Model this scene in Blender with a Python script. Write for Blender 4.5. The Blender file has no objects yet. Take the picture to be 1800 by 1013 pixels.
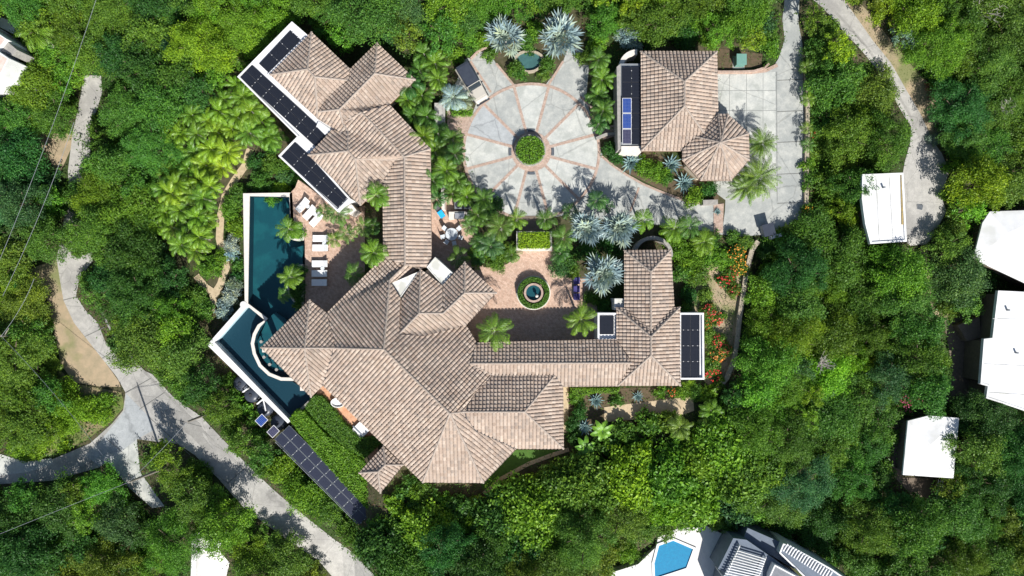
import bpy, math, random
import numpy as np
from mathutils import Vector, Matrix
from mathutils.geometry import tessellate_polygon
random.seed(7); rng = np.random.default_rng(11)
C = bpy.context.scene.collection
SC = bpy.context.scene
# ---------------------------------------------------------------- camera, sky, sun
H = 80.0
cd = bpy.data.cameras.new('camera'); cam = bpy.data.objects.new('camera', cd); C.objects.link(cam)
cam.location = (0, 0, H); cam.rotation_euler = (0, 0, 0)
cd.sensor_width = 36; cd.lens = 24.0; cd.clip_start = 0.5; cd.clip_end = 1200
SC.camera = cam
SUN_EL = math.radians(41); SX, SY = 0.37, -0.93
SUN_AZ = math.atan2(SX, SY)
w = bpy.data.worlds.new('World'); SC.world = w; w.use_nodes = True
nt = w.node_tree; nt.nodes.clear()
sky = nt.nodes.new('ShaderNodeTexSky'); sky.sky_type = 'NISHITA'; sky.sun_disc = False
sky.sun_elevation = SUN_EL; sky.sun_rotation = SUN_AZ
bg = nt.nodes.new('ShaderNodeBackground'); bg.inputs['Strength'].default_value = 0.075
wo = nt.nodes.new('ShaderNodeOutputWorld')
nt.links.new(sky.outputs[0], bg.inputs[0]); nt.links.new(bg.outputs[0], wo.inputs[0])
sl = bpy.data.lights.new('sun', 'SUN'); sl.energy = 5.0; sl.angle = math.radians(0.5); sl.color = (1.0, 0.965, 0.915)
so = bpy.data.objects.new('sun', sl); C.objects.link(so)
n_ = math.hypot(SX, SY)
sv = Vector((SX/n_*math.cos(SUN_EL), SY/n_*math.cos(SUN_EL), math.sin(SUN_EL)))
so.rotation_euler = sv.to_track_quat('Z', 'Y').to_euler(); so.location = (0, 0, 60)
SC.view_settings.view_transform = 'Standard'; SC.view_settings.look = 'None'
SC.view_settings.exposure = 0.5; SC.view_settings.gamma = 1
SC.render.engine = 'CYCLES'
SC.cycles.max_bounces = 5; SC.cycles.transparent_max_bounces = 12; SC.cycles.diffuse_bounces = 2
SC.cycles.transmission_bounces = 2; SC.cycles.glossy_bounces = 2

# ---------------------------------------------------------------- where things are
def ss(a, b, x):
    if a == b: return 0.0
    t = (x-a)/(b-a); t = 0.0 if t < 0 else (1.0 if t > 1 else t)
    return t*t*(3-2*t)
def gh(x, y):                       # height of the terrain
    z = -3.2*ss(-15, -21, x) if x < -15 else 0.0
    z -= 2.6*ss(-35, -50, x) if x < -35 else 0.0
    z -= 3.0*ss(-25, -42, y) if y < -25 else 0.0
    z -= 1.6*ss(27.2, 29.0, x)*ss(6.0, 3.0, y)
    z -= 2.0*ss(40, 58, x)
    z -= 2.5*ss(34.8, 36.8, x)*ss(45, 41, x)*ss(28, 22, y)
    z -= 2.6*ss(-21, -27.5, y)*ss(6, 12, x)*ss(48, 40, x)
    z += 1.5*ss(20, 40, y)*ss(5, 30, -x)
    return z
def W(px, py, z=0.0):
    s = (H-z)/H; return Vector(((px-900)/15*s, (506.5-py)/15*s, z))
def G(px, py, h=0.0):               # point of the ground (plus h) seen at a pixel
    z = 0.0
    for _ in range(6):
        p = W(px, py, z+h); z = gh(p.x, p.y)
    return Vector((p.x, p.y, z))
def toP(x, y, z=0.0):
    s = (H-z)/H; return (x/s*15+900, 506.5-y/s*15)

# ---------------------------------------------------------------- mesh helpers
class MB:
    def __init__(s): s.v = []; s.f = []; s.m = []
    def add(s, vs, fs, mi=0):
        b = len(s.v); s.v += [tuple(p) for p in vs]
        for f in fs: s.f.append(tuple(b+i for i in f)); s.m.append(mi)
    def box(s, c, size, rz=0.0, mi=0, tilt=0.0):
        cx, cy, cz = c; a, b, h = size[0]/2, size[1]/2, size[2]/2
        R = Matrix.Rotation(rz, 3, 'Z') @ Matrix.Rotation(tilt, 3, 'Y')
        vs = [R @ Vector((x, y, z)) + Vector(c) for x in (-a, a) for y in (-b, b) for z in (-h, h)]
        s.add(vs, [(0,1,3,2),(4,6,7,5),(0,4,5,1),(2,3,7,6),(0,2,6,4),(1,5,7,3)], mi)
    def prism(s, poly, z0, z1, mi=0, bottom=False):
        n = len(poly); ar = sum(poly[i][0]*poly[(i+1)%n][1]-poly[(i+1)%n][0]*poly[i][1] for i in range(n))
        if ar < 0: poly = list(reversed(poly))
        z1s = z1 if isinstance(z1, (list, tuple)) else [z1]*n
        if ar < 0 and isinstance(z1, (list, tuple)): z1s = list(reversed(z1s))
        vs = [(p[0], p[1], z0) for p in poly]+[(p[0], p[1], z) for p, z in zip(poly, z1s)]
        fs = [(i, (i+1)%n, n+(i+1)%n, n+i) for i in range(n)]
        tr = tessellate_polygon([[Vector((p[0], p[1], 0)) for p in poly]])
        for t in tr:
            a, b, c = t
            cr = (poly[b][0]-poly[a][0])*(poly[c][1]-poly[a][1])-(poly[b][1]-poly[a][1])*(poly[c][0]-poly[a][0])
            if cr < 0: a, b, c = c, b, a
            fs.append((n+a, n+b, n+c))
            if bottom: fs.append((c, b, a))
        s.add(vs, fs, mi)
    def ring(s, outer, inner, z0, z1, mi=0):      # closed band between two outlines with equal counts
        n = len(outer)
        vs = [(p[0], p[1], z0) for p in outer]+[(p[0], p[1], z1) for p in outer]+[(p[0], p[1], z1) for p in inner]+[(p[0], p[1], z0) for p in inner]
        fs = []
        for i in range(n):
            j = (i+1) % n
            fs += [(i, j, n+j, n+i), (n+i, n+j, 2*n+j, 2*n+i), (2*n+i, 2*n+j, 3*n+j, 3*n+i), (3*n+i, 3*n+j, j, i)]
        s.add(vs, fs, mi)
    def tube(s, pts, rad, n=8, mi=0, cap=True):
        pts = [Vector(p) for p in pts]; rads = rad if isinstance(rad, (list, tuple)) else [rad]*len(pts)
        vs = []; fs = []
        for i, p in enumerate(pts):
            d = (pts[min(i+1, len(pts)-1)]-pts[max(i-1, 0)]).normalized()
            a = d.cross(Vector((0, 0, 1)));
            if a.length < 1e-3: a = Vector((1, 0, 0))
            a.normalize(); b = d.cross(a).normalized()
            for k in range(n):
                t = 2*math.pi*k/n; vs.append(p+(a*math.cos(t)+b*math.sin(t))*rads[i])
        for i in range(len(pts)-1):
            for k in range(n):
                fs.append((i*n+k, i*n+(k+1)%n, (i+1)*n+(k+1)%n, (i+1)*n+k))
        if cap:
            fs.append(tuple(range(n))); fs.append(tuple(reversed(range((len(pts)-1)*n, len(pts)*n))))
        s.add(vs, fs, mi)
    def disc(s, c, r, z0, z1, n=32, mi=0, r1=None):
        r1 = r if r1 is None else r1
        vs = [(c[0]+r*math.cos(2*math.pi*k/n), c[1]+r*math.sin(2*math.pi*k/n), z0) for k in range(n)]
        vs += [(c[0]+r1*math.cos(2*math.pi*k/n), c[1]+r1*math.sin(2*math.pi*k/n), z1) for k in range(n)]
        s.add(vs, [(k, (k+1)%n, n+(k+1)%n, n+k) for k in range(n)]+[tuple(range(n, 2*n))], mi)
    def dome(s, c, r, h, n=24, m=5, mi=0):
        vs = []; fs = []
        for i in range(m):
            t = math.pi/2*i/m
            for k in range(n):
                a = 2*math.pi*k/n; vs.append((c[0]+r*math.cos(t)*math.cos(a), c[1]+r*math.cos(t)*math.sin(a), c[2]+h*math.sin(t)))
        vs.append((c[0], c[1], c[2]+h))
        for i in range(m-1):
            for k in range(n): fs.append((i*n+k, i*n+(k+1)%n, (i+1)*n+(k+1)%n, (i+1)*n+k))
        for k in range(n): fs.append(((m-1)*n+k, (m-1)*n+(k+1)%n, m*n))
        s.add(vs, fs, mi)
    def mesh(s, name, mats, smooth=False):
        me = bpy.data.meshes.new(name); me.from_pydata(s.v, [], s.f)
        for m in (mats if isinstance(mats, (list, tuple)) else [mats]): me.materials.append(m)
        me.polygons.foreach_set('material_index', s.m)
        if smooth: me.polygons.foreach_set('use_smooth', [True]*len(s.f))
        me.update(); return me
WDZ = 0.0; ZD = -1.25
def link(name, me, parent=None, loc=(0,0,0), rz=0.0):
    o = bpy.data.objects.new(name, me); C.objects.link(o); o.location = loc; o.rotation_euler = (0, 0, rz)
    if parent is not None: o.parent = parent
    return o
def tag(o, label=None, cat=None, group=None, kind=None):
    if label: o['label'] = label
    if cat: o['category'] = cat
    if group: o['group'] = group
    if kind: o['kind'] = kind
    return o
def thing(name, label, cat, loc=(0,0,0), rz=0.0, group=None):
    return tag(link(name, None, None, loc, rz), label, cat, group)
def part(name, mb, mats, parent, smooth=False, world=False):
    o = link(name, mb.mesh(name, mats, smooth), parent)
    if world: o.location = [-v for v in parent.location]; o.location.z += WDZ
    return o
def subpart(name, mb, mats, parent, smooth=False):   # the parent part already carries the offset
    return link(name, mb.mesh(name, mats, smooth), parent)
def inset(poly, d):
    n = len(poly); ar = sum(poly[i][0]*poly[(i+1)%n][1]-poly[(i+1)%n][0]*poly[i][1] for i in range(n))
    sg = 1 if ar > 0 else -1; out = []
    for i in range(n):
        a, b, c = Vector(poly[i-1][:2]), Vector(poly[i][:2]), Vector(poly[(i+1)%n][:2])
        e1 = (b-a).normalized(); e2 = (c-b).normalized()
        n1 = Vector((-e1.y, e1.x))*sg; n2 = Vector((-e2.y, e2.x))*sg
        m = n1+n2; l = max(0.35, m.length_squared/2) if m.length > 1e-6 else 1
        p = b + m*(d/max(0.5, l)) ; out.append((p.x, p.y))
    return out
def circ(cx, cy, r, n=36, a0=0.0, a1=2*math.pi, close=False):
    k = n if not close else n-1
    return [(cx+r*math.cos(a0+(a1-a0)*i/k), cy+r*math.sin(a0+(a1-a0)*i/k)) for i in range(n)]

# ---------------------------------------------------------------- materials
def newmat(name):
    m = bpy.data.materials.new(name); m.use_nodes = True
    return m, m.node_tree, m.node_tree.nodes['Principled BSDF']
def mat(name, c1, c2=None, scale=2.0, rough=0.85, bump=0.0, bscale=20.0, detail=6, c3=None, s3=0.15, metal=0.0, spec=0.3, crack=0):
    m, t, b = newmat(name); N = t.nodes; L = t.links
    b.inputs['Roughness'].default_value = rough; b.inputs['Metallic'].default_value = metal
    b.inputs['Specular IOR Level'].default_value = spec
    tc = N.new('ShaderNodeTexCoord')
    if c2 is None: c2 = tuple(v*0.85 for v in c1)
    nz = N.new('ShaderNodeTexNoise'); nz.inputs['Scale'].default_value = scale; nz.inputs['Detail'].default_value = detail
    nz.inputs['Roughness'].default_value = 0.65
    L.new(tc.outputs['Object'], nz.inputs['Vector'])
    r = N.new('ShaderNodeValToRGB'); r.color_ramp.elements[0].position = 0.35; r.color_ramp.elements[1].position = 0.65
    r.color_ramp.elements[0].color = (*c1, 1); r.color_ramp.elements[1].color = (*c2, 1)
    L.new(nz.outputs['Fac'], r.inputs['Fac']); out = r.outputs['Color']
    if c3:
        n3 = N.new('ShaderNodeTexNoise'); n3.inputs['Scale'].default_value = s3; n3.inputs['Detail'].default_value = 5
        L.new(tc.outputs['Object'], n3.inputs['Vector'])
        r3 = N.new('ShaderNodeValToRGB'); r3.color_ramp.elements[0].position = 0.5; r3.color_ramp.elements[1].position = 0.62
        L.new(n3.outputs['Fac'], r3.inputs['Fac'])
        mx = N.new('ShaderNodeMixRGB'); mx.inputs['Color2'].default_value = (*c3, 1)
        L.new(r3.outputs['Color'], mx.inputs['Fac']); L.new(out, mx.inputs['Color1']); out = mx.outputs['Color']
    if crack:
        vo = N.new('ShaderNodeTexVoronoi'); vo.feature = 'DISTANCE_TO_EDGE'; vo.inputs['Scale'].default_value = crack
        wn = N.new('ShaderNodeTexNoise'); wn.inputs['Scale'].default_value = 1.5; wn.inputs['Detail'].default_value = 6
        L.new(tc.outputs['Object'], wn.inputs['Vector']); wm = N.new('ShaderNodeMixRGB'); wm.inputs['Fac'].default_value = 0.22
        L.new(tc.outputs['Object'], wm.inputs['Color1']); L.new(wn.outputs['Color'], wm.inputs['Color2']); L.new(wm.outputs['Color'], vo.inputs['Vector'])
        rc = N.new('ShaderNodeValToRGB'); rc.color_ramp.elements[0].position = 0.0; rc.color_ramp.elements[1].position = 0.012
        rc.color_ramp.elements[0].color = (0.72, 0.72, 0.72, 1); rc.color_ramp.elements[1].color = (1, 1, 1, 1)
        L.new(vo.outputs['Distance'], rc.inputs['Fac']); mc = N.new('ShaderNodeMixRGB'); mc.blend_type = 'MULTIPLY'; mc.inputs['Fac'].default_value = 1
        L.new(out, mc.inputs['Color1']); L.new(rc.outputs['Color'], mc.inputs['Color2']); out = mc.outputs['Color']
        fn = N.new('ShaderNodeTexNoise'); fn.inputs['Scale'].default_value = 6; fn.inputs['Detail'].default_value = 10; fn.inputs['Roughness'].default_value = 0.8; L.new(tc.outputs['Object'], fn.inputs['Vector'])
        fr = N.new('ShaderNodeValToRGB'); fr.color_ramp.elements[0].position = 0.3; fr.color_ramp.elements[1].position = 0.6; fr.color_ramp.elements[0].color = (0.82, 0.82, 0.82, 1); fr.color_ramp.elements[1].color = (1.04, 1.04, 1.04, 1)
        L.new(fn.outputs['Fac'], fr.inputs['Fac']); m4 = N.new('ShaderNodeMixRGB'); m4.blend_type = 'MULTIPLY'; m4.inputs['Fac'].default_value = 1
        L.new(out, m4.inputs['Color1']); L.new(fr.outputs['Color'], m4.inputs['Color2']); out = m4.outputs['Color']
    L.new(out, b.inputs['Base Color'])
    if bump:
        nb = N.new('ShaderNodeTexNoise'); nb.inputs['Scale'].default_value = bscale; nb.inputs['Detail'].default_value = 4
        L.new(tc.outputs['Object'], nb.inputs['Vector'])
        bp = N.new('ShaderNodeBump'); bp.inputs['Strength'].default_value = bump; bp.inputs['Distance'].default_value = 0.05
        L.new(nb.outputs['Fac'], bp.inputs['Height']); L.new(bp.outputs['Normal'], b.inputs['Normal'])
    return m
def brickmat(name, c1, c2, mortar, w=0.3, h=0.15, rot=0.0):
    m, t, b = newmat(name); N = t.nodes; L = t.links
    tc = N.new('ShaderNodeTexCoord'); mp = N.new('ShaderNodeMapping'); mp.inputs['Rotation'].default_value = (0, 0, rot)
    L.new(tc.outputs['Object'], mp.inputs['Vector'])
    br = N.new('ShaderNodeTexBrick'); br.inputs['Scale'].default_value = 1.0
    br.inputs['Brick Width'].default_value = w; br.inputs['Row Height'].default_value = h; br.inputs['Mortar Size'].default_value = 0.008
    br.inputs['Color1'].default_value = (*c1, 1); br.inputs['Color2'].default_value = (*c2, 1); br.inputs['Mortar'].default_value = (*mortar, 1)
    L.new(mp.outputs['Vector'], br.inputs['Vector'])
    nz = N.new('ShaderNodeTexNoise'); nz.inputs['Scale'].default_value = 3.0; nz.inputs['Detail'].default_value = 8; nz.inputs['Roughness'].default_value = 0.8
    L.new(tc.outputs['Object'], nz.inputs['Vector'])
    r = N.new('ShaderNodeValToRGB'); r.color_ramp.elements[0].position = 0.3; r.color_ramp.elements[1].position = 0.7
    r.color_ramp.elements[0].color = (0.62, 0.6, 0.58, 1); r.color_ramp.elements[1].color = (1.2, 1.2, 1.2, 1)
    L.new(nz.outputs['Fac'], r.inputs['Fac'])
    mx = N.new('ShaderNodeMixRGB'); mx.blend_type = 'MULTIPLY'; mx.inputs['Fac'].default_value = 1
    L.new(br.outputs['Color'], mx.inputs['Color1']); L.new(r.outputs['Color'], mx.inputs['Color2'])
    L.new(mx.outputs['Color'], b.inputs['Base Color']); b.inputs['Roughness'].default_value = 0.9
    bp = N.new('ShaderNodeBump'); bp.inputs['Strength'].default_value = 0.4; bp.inputs['Distance'].default_value = 0.02
    L.new(br.outputs['Fac'], bp.inputs['Height']); bp.invert = True; L.new(bp.outputs['Normal'], b.inputs['Normal'])
    return m
def tilemat(name, cols, stain=(0.10, 0.085, 0.075)):
    m, t, b = newmat(name); N = t.nodes; L = t.links
    at = N.new('ShaderNodeAttribute'); at.attribute_name = 'rnd'
    r = N.new('ShaderNodeValToRGB'); e = r.color_ramp.elements
    e[0].position = 0; e[0].color = (*cols[0], 1); e[1].position = 1; e[1].color = (*cols[-1], 1)
    for i, c in enumerate(cols[1:-1]):
        x = e.new((i+1)/(len(cols)-1)); x.color = (*c, 1)
    L.new(at.outputs['Fac'], r.inputs['Fac'])
    tc = N.new('ShaderNodeTexCoord')
    nz = N.new('ShaderNodeTexNoise'); nz.inputs['Scale'].default_value = 0.35; nz.inputs['Detail'].default_value = 9; nz.inputs['Roughness'].default_value = 0.75
    L.new(tc.outputs['Object'], nz.inputs['Vector'])
    r2 = N.new('ShaderNodeValToRGB'); r2.color_ramp.elements[0].position = 0.52; r2.color_ramp.elements[1].position = 0.78
    r2.color_ramp.elements[1].color = (0.4, 0.4, 0.4, 1)
    L.new(nz.outputs['Fac'], r2.inputs['Fac'])
    mx = N.new('ShaderNodeMixRGB'); mx.inputs['Color2'].default_value = (*stain, 1)
    L.new(r2.outputs['Color'], mx.inputs['Fac']); L.new(r.outputs['Color'], mx.inputs['Color1'])
    L.new(mx.outputs['Color'], b.inputs['Base Color']); b.inputs['Roughness'].default_value = 0.85
    b.inputs['Specular IOR Level'].default_value = 0.25
    return m
def foliage(name, gloss=0.3, trans=0.34, rough=0.5, base=None):
    m, t, b = newmat(name); N = t.nodes; L = t.links
    oi = N.new('ShaderNodeObjectInfo'); at = N.new('ShaderNodeAttribute'); at.attribute_name = 'tint'
    r = N.new('ShaderNodeValToRGB'); e = r.color_ramp.elements
    e[0].position = 0; e[0].color = (0.5, 0.6, 0.7, 1); e[1].position = 1; e[1].color = (2.0, 1.65, 0.9, 1)
    x = e.new(0.5); x.color = (1, 1, 1, 1)
    L.new(at.outputs['Fac'], r.inputs['Fac'])
    mx = N.new('ShaderNodeMixRGB'); mx.blend_type = 'MULTIPLY'; mx.inputs['Fac'].default_value = 1
    if base: mx.inputs['Color1'].default_value = (*base, 1)
    else: L.new(oi.outputs['Color'], mx.inputs['Color1'])
    L.new(r.outputs['Color'], mx.inputs['Color2'])
    L.new(mx.outputs['Color'], b.inputs['Base Color'])
    b.inputs['Roughness'].default_value = rough; b.inputs['Specular IOR Level'].default_value = gloss
    tr = N.new('ShaderNodeBsdfTranslucent'); L.new(mx.outputs['Color'], tr.inputs['Color'])
    ms = N.new('ShaderNodeMixShader'); ms.inputs['Fac'].default_value = trans
    L.new(b.outputs['BSDF'], ms.inputs[1]); L.new(tr.outputs['BSDF'], ms.inputs[2])
    L.new(ms.outputs['Shader'], N['Material Output'].inputs['Surface'])
    return m
def water(name, tint, rough=0.03, bump=0.15, bscale=3.0):
    m, t, b = newmat(name); N = t.nodes; L = t.links; N.remove(b)
    tr = N.new('ShaderNodeBsdfTransparent'); tr.inputs['Color'].default_value = (*tint, 1)
    gl = N.new('ShaderNodeBsdfGlossy'); gl.inputs['Roughness'].default_value = rough
    lw = N.new('ShaderNodeLayerWeight'); pw = N.new('ShaderNodeMath'); pw.operation = 'POWER'; pw.inputs[1].default_value = 4.0
    fr = N.new('ShaderNodeMath'); fr.operation = 'MULTIPLY_ADD'; fr.inputs[1].default_value = 0.7; fr.inputs[2].default_value = 0.022
    L.new(lw.outputs['Facing'], pw.inputs[0]); L.new(pw.outputs[0], fr.inputs[0])
    tc = N.new('ShaderNodeTexCoord')
    nb = N.new('ShaderNodeTexNoise'); nb.inputs['Scale'].default_value = bscale; nb.inputs['Detail'].default_value = 3
    L.new(tc.outputs['Object'], nb.inputs['Vector'])
    bp = N.new('ShaderNodeBump'); bp.inputs['Strength'].default_value = bump; bp.inputs['Distance'].default_value = 0.1
    L.new(nb.outputs['Fac'], bp.inputs['Height']); L.new(bp.outputs['Normal'], gl.inputs['Normal'])
    ms = N.new('ShaderNodeMixShader'); L.new(fr.outputs[0], ms.inputs[0]); L.new(tr.outputs[0], ms.inputs[1]); L.new(gl.outputs[0], ms.inputs[2])
    L.new(ms.outputs[0], N['Material Output'].inputs['Surface'])
    return m
def cellmat(name, base, line, cx, cy, rough=0.25, lw=0.04, spec=0.5):   # a solar panel: dark cells with fine lines
    m, t, b = newmat(name); N = t.nodes; L = t.links
    tc = N.new('ShaderNodeTexCoord'); br = N.new('ShaderNodeTexBrick'); br.offset = 0.0
    br.inputs['Scale'].default_value = 1; br.inputs['Brick Width'].default_value = cx; br.inputs['Row Height'].default_value = cy
    br.inputs['Mortar Size'].default_value = lw*cx
    br.inputs['Color1'].default_value = (*base, 1); br.inputs['Color2'].default_value = (*[v*1.15 for v in base], 1); br.inputs['Mortar'].default_value = (*line, 1)
    L.new(tc.outputs['Object'], br.inputs['Vector']); L.new(br.outputs['Color'], b.inputs['Base Color'])
    b.inputs['Roughness'].default_value = rough; b.inputs['Specular IOR Level'].default_value = spec
    return m
M = {}
M['ground'] = mat('soil_and_leaf_litter', (0.045, 0.05, 0.018), (0.10, 0.085, 0.05), 1.2, 0.95, 0.6, 8, c3=(0.035, 0.06, 0.014), s3=0.12)
M['concrete'] = mat('weathered_concrete', (0.47, 0.475, 0.44), (0.33, 0.345, 0.33), 1.3, 0.9, 0.15, 30, 10, c3=(0.33, 0.345, 0.33), s3=0.35, crack=0.22)
M['concrete2'] = mat('grey_concrete_road', (0.46, 0.445, 0.41), (0.36, 0.35, 0.325), 1.6, 0.9, 0.15, 30, 10, c3=(0.32, 0.31, 0.29), s3=0.2, crack=0.3)
M['concrete3'] = mat('pale_concrete', (0.56, 0.565, 0.52), (0.43, 0.445, 0.42), 0.9, 0.9, 0.1, 30, 12, c3=(0.40, 0.415, 0.385), s3=0.6, crack=0.2)
M['newconc'] = mat('bluish_new_concrete', (0.43, 0.45, 0.455), (0.34, 0.36, 0.365), 1.2, 0.9, 0.1, 30, 9, crack=0.25)
M['joint'] = mat('dark_joint', (0.19, 0.19, 0.175))
M['faint'] = mat('faint_joint', (0.30, 0.31, 0.295))
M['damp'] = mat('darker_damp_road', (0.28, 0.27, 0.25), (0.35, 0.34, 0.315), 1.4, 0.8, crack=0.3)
M['brick'] = brickmat('salmon_brick_paving', (0.50, 0.335, 0.25), (0.62, 0.45, 0.35), (0.34, 0.24, 0.18), 0.3, 0.15, 0.6)
M['brick2'] = brickmat('red_brick_band', (0.42, 0.29, 0.23), (0.50, 0.38, 0.31), (0.38, 0.33, 0.28), 0.24, 0.12, 0.2)
M['terra'] = mat('terracotta_patio', (0.50, 0.25, 0.14), (0.60, 0.36, 0.23), 2, 0.9, 0.1)
M['sand'] = mat('sandy_path', (0.55, 0.44, 0.29), (0.42, 0.33, 0.21), 2.5, 0.95, 0.4, 25, 9)
M['dirt'] = mat('bare_dirt', (0.42, 0.32, 0.21), (0.30, 0.25, 0.16), 0.9, 0.95, 0.4, 12, 9, c3=(0.20, 0.21, 0.09), s3=0.25)
M['soil'] = mat('garden_soil', (0.13, 0.09, 0.06), (0.08, 0.07, 0.035), 2.5, 0.95, 0.5, 15)
M['tile'] = tilemat('clay_roof_tile', [(0.33, 0.25, 0.195), (0.445, 0.35, 0.28), (0.40, 0.315, 0.255), (0.50, 0.41, 0.335), (0.30, 0.245, 0.205), (0.44, 0.345, 0.27)])
M['ridge'] = mat('ridge_mortar_tile', (0.40, 0.34, 0.29), (0.30, 0.25, 0.21), 4)
M['stucco'] = mat('cream_stucco', (0.62, 0.52, 0.40), (0.56, 0.47, 0.36), 1.5)
M['white'] = mat('white_roof_coating', (0.78, 0.78, 0.78), (0.70, 0.70, 0.70), 0.8, 0.7, 0.1, 6, 10, c3=(0.62, 0.62, 0.60), s3=0.35)
M['dirtywhite'] = mat('stained_white_roof', (0.74, 0.74, 0.72), (0.62, 0.61, 0.57), 1.5, 0.8, c3=(0.5, 0.5, 0.45), s3=0.7)
M['cap'] = mat('pale_stone_coping', (0.70, 0.66, 0.60), (0.60, 0.56, 0.50), 3)
M['stone'] = mat('rubble_stone', (0.46, 0.40, 0.30), (0.28, 0.24, 0.18), 5, 0.95, 0.8, 8)
M['greystone'] = mat('grey_stone', (0.36, 0.34, 0.31), (0.25, 0.24, 0.22), 3, 0.9, 0.4, 10)
M['solar'] = cellmat('black_solar_cells', (0.012, 0.014, 0.02), (0.03, 0.033, 0.045), 0.16, 0.16)
M['solarg'] = cellmat('slate_solar_cells', (0.022, 0.026, 0.045), (0.035, 0.04, 0.06), 0.16, 0.16, 0.35)
M['solarb'] = cellmat('blue_solar_cells', (0.012, 0.045, 0.22), (0.2, 0.25, 0.4), 0.16, 0.16)
M['solarp'] = cellmat('purple_grey_solar_cells', (0.035, 0.035, 0.075), (0.2, 0.2, 0.25), 0.16, 0.16)
M['alu'] = mat('aluminium_frame', (0.55, 0.56, 0.58), rough=0.4, metal=0.6)
M['darkmetal'] = mat('dark_metal', (0.04, 0.042, 0.05), rough=0.5)
M['greymetal'] = mat('grey_metal', (0.22, 0.24, 0.26), rough=0.5)
M['pooltile'] = mat('teal_pool_tile', (0.006, 0.075, 0.096), (0.004, 0.055, 0.075), 14, 0.6, c3=(0.008, 0.09, 0.108), s3=0.5)
M['pooltile2'] = mat('dark_blue_pool_tile', (0.013, 0.060, 0.085), (0.005, 0.028, 0.043), 16, 0.6)
M['water'] = water('clear_water', (0.84, 0.95, 0.95), 0.10, 0.045, 2.0)
M['clearwater'] = water('pale_clear_water', (0.95, 0.99, 1.0), 0.08, 0.06, 3)
M['bluetile'] = mat('bright_blue_pool_lining', (0.0, 0.23, 0.42), (0.0, 0.19, 0.37), 3, 0.6)
M['black'] = mat('black_plastic', (0.04, 0.047, 0.065), (0.05, 0.06, 0.08), 2, 0.35)
M['cushion'] = mat('white_cushion', (0.80, 0.80, 0.79), (0.76, 0.76, 0.75), 4)
M['wood'] = mat('dark_teak', (0.16, 0.09, 0.05), (0.11, 0.06, 0.035), 6)
M['pole'] = mat('weathered_timber_pole', (0.30, 0.27, 0.23), (0.22, 0.20, 0.17), 4)
M['bark'] = mat('grey_brown_bark', (0.16, 0.12, 0.085), (0.10, 0.08, 0.055), 6, 0.95, 0.5, 14)
M['palebark'] = mat('bleached_bare_wood', (0.42, 0.39, 0.35), (0.30, 0.28, 0.25), 5)
M['glass'] = mat('window_glass', (0.03, 0.04, 0.05), rough=0.08, spec=0.6)
M['frame'] = mat('white_window_frame', (0.6, 0.55, 0.48))
M['cyan'] = mat('sky_blue_towel', (0.02, 0.42, 0.85), (0.02, 0.38, 0.80), 4)
M['purple'] = mat('indigo_fabric', (0.07, 0.06, 0.22), (0.05, 0.045, 0.16), 4)
M['transformer'] = mat('green_painted_steel', (0.16, 0.32, 0.27), (0.14, 0.28, 0.24), 3, 0.5)
M['tableglass'] = mat('pale_table_top', (0.62, 0.66, 0.68), (0.5, 0.54, 0.57), 3, 0.3)
M['slate'] = mat('slate_blue_roof', (0.16, 0.19, 0.24), (0.13, 0.16, 0.20), 1.5)
M['bluegreyroof'] = mat('grey_membrane', (0.22, 0.23, 0.25), (0.17, 0.18, 0.20), 3)
M['terratile'] = mat('faded_pink_roof', (0.55, 0.38, 0.31), (0.66, 0.58, 0.52), 1.2)
M['whitedeck'] = mat('white_pool_deck', (0.74, 0.72, 0.69), (0.66, 0.64, 0.62), 2)
M['browndeck'] = mat('brown_paving', (0.20, 0.155, 0.12), (0.15, 0.12, 0.09), 3)
M['carpaint'] = mat('champagne_car_paint', (0.50, 0.47, 0.41), (0.47, 0.44, 0.39), 1, 0.3, spec=0.6)
M['tyre'] = mat('tyre_rubber', (0.02, 0.02, 0.02))
M['leaf'] = foliage('leaves')
M['leafthick'] = foliage('thick_leaves', 0.4, 0.12, 0.45)
M['coretwig'] = mat('inner_twigs', (0.03, 0.035, 0.012), (0.02, 0.025, 0.01), 4)
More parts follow.
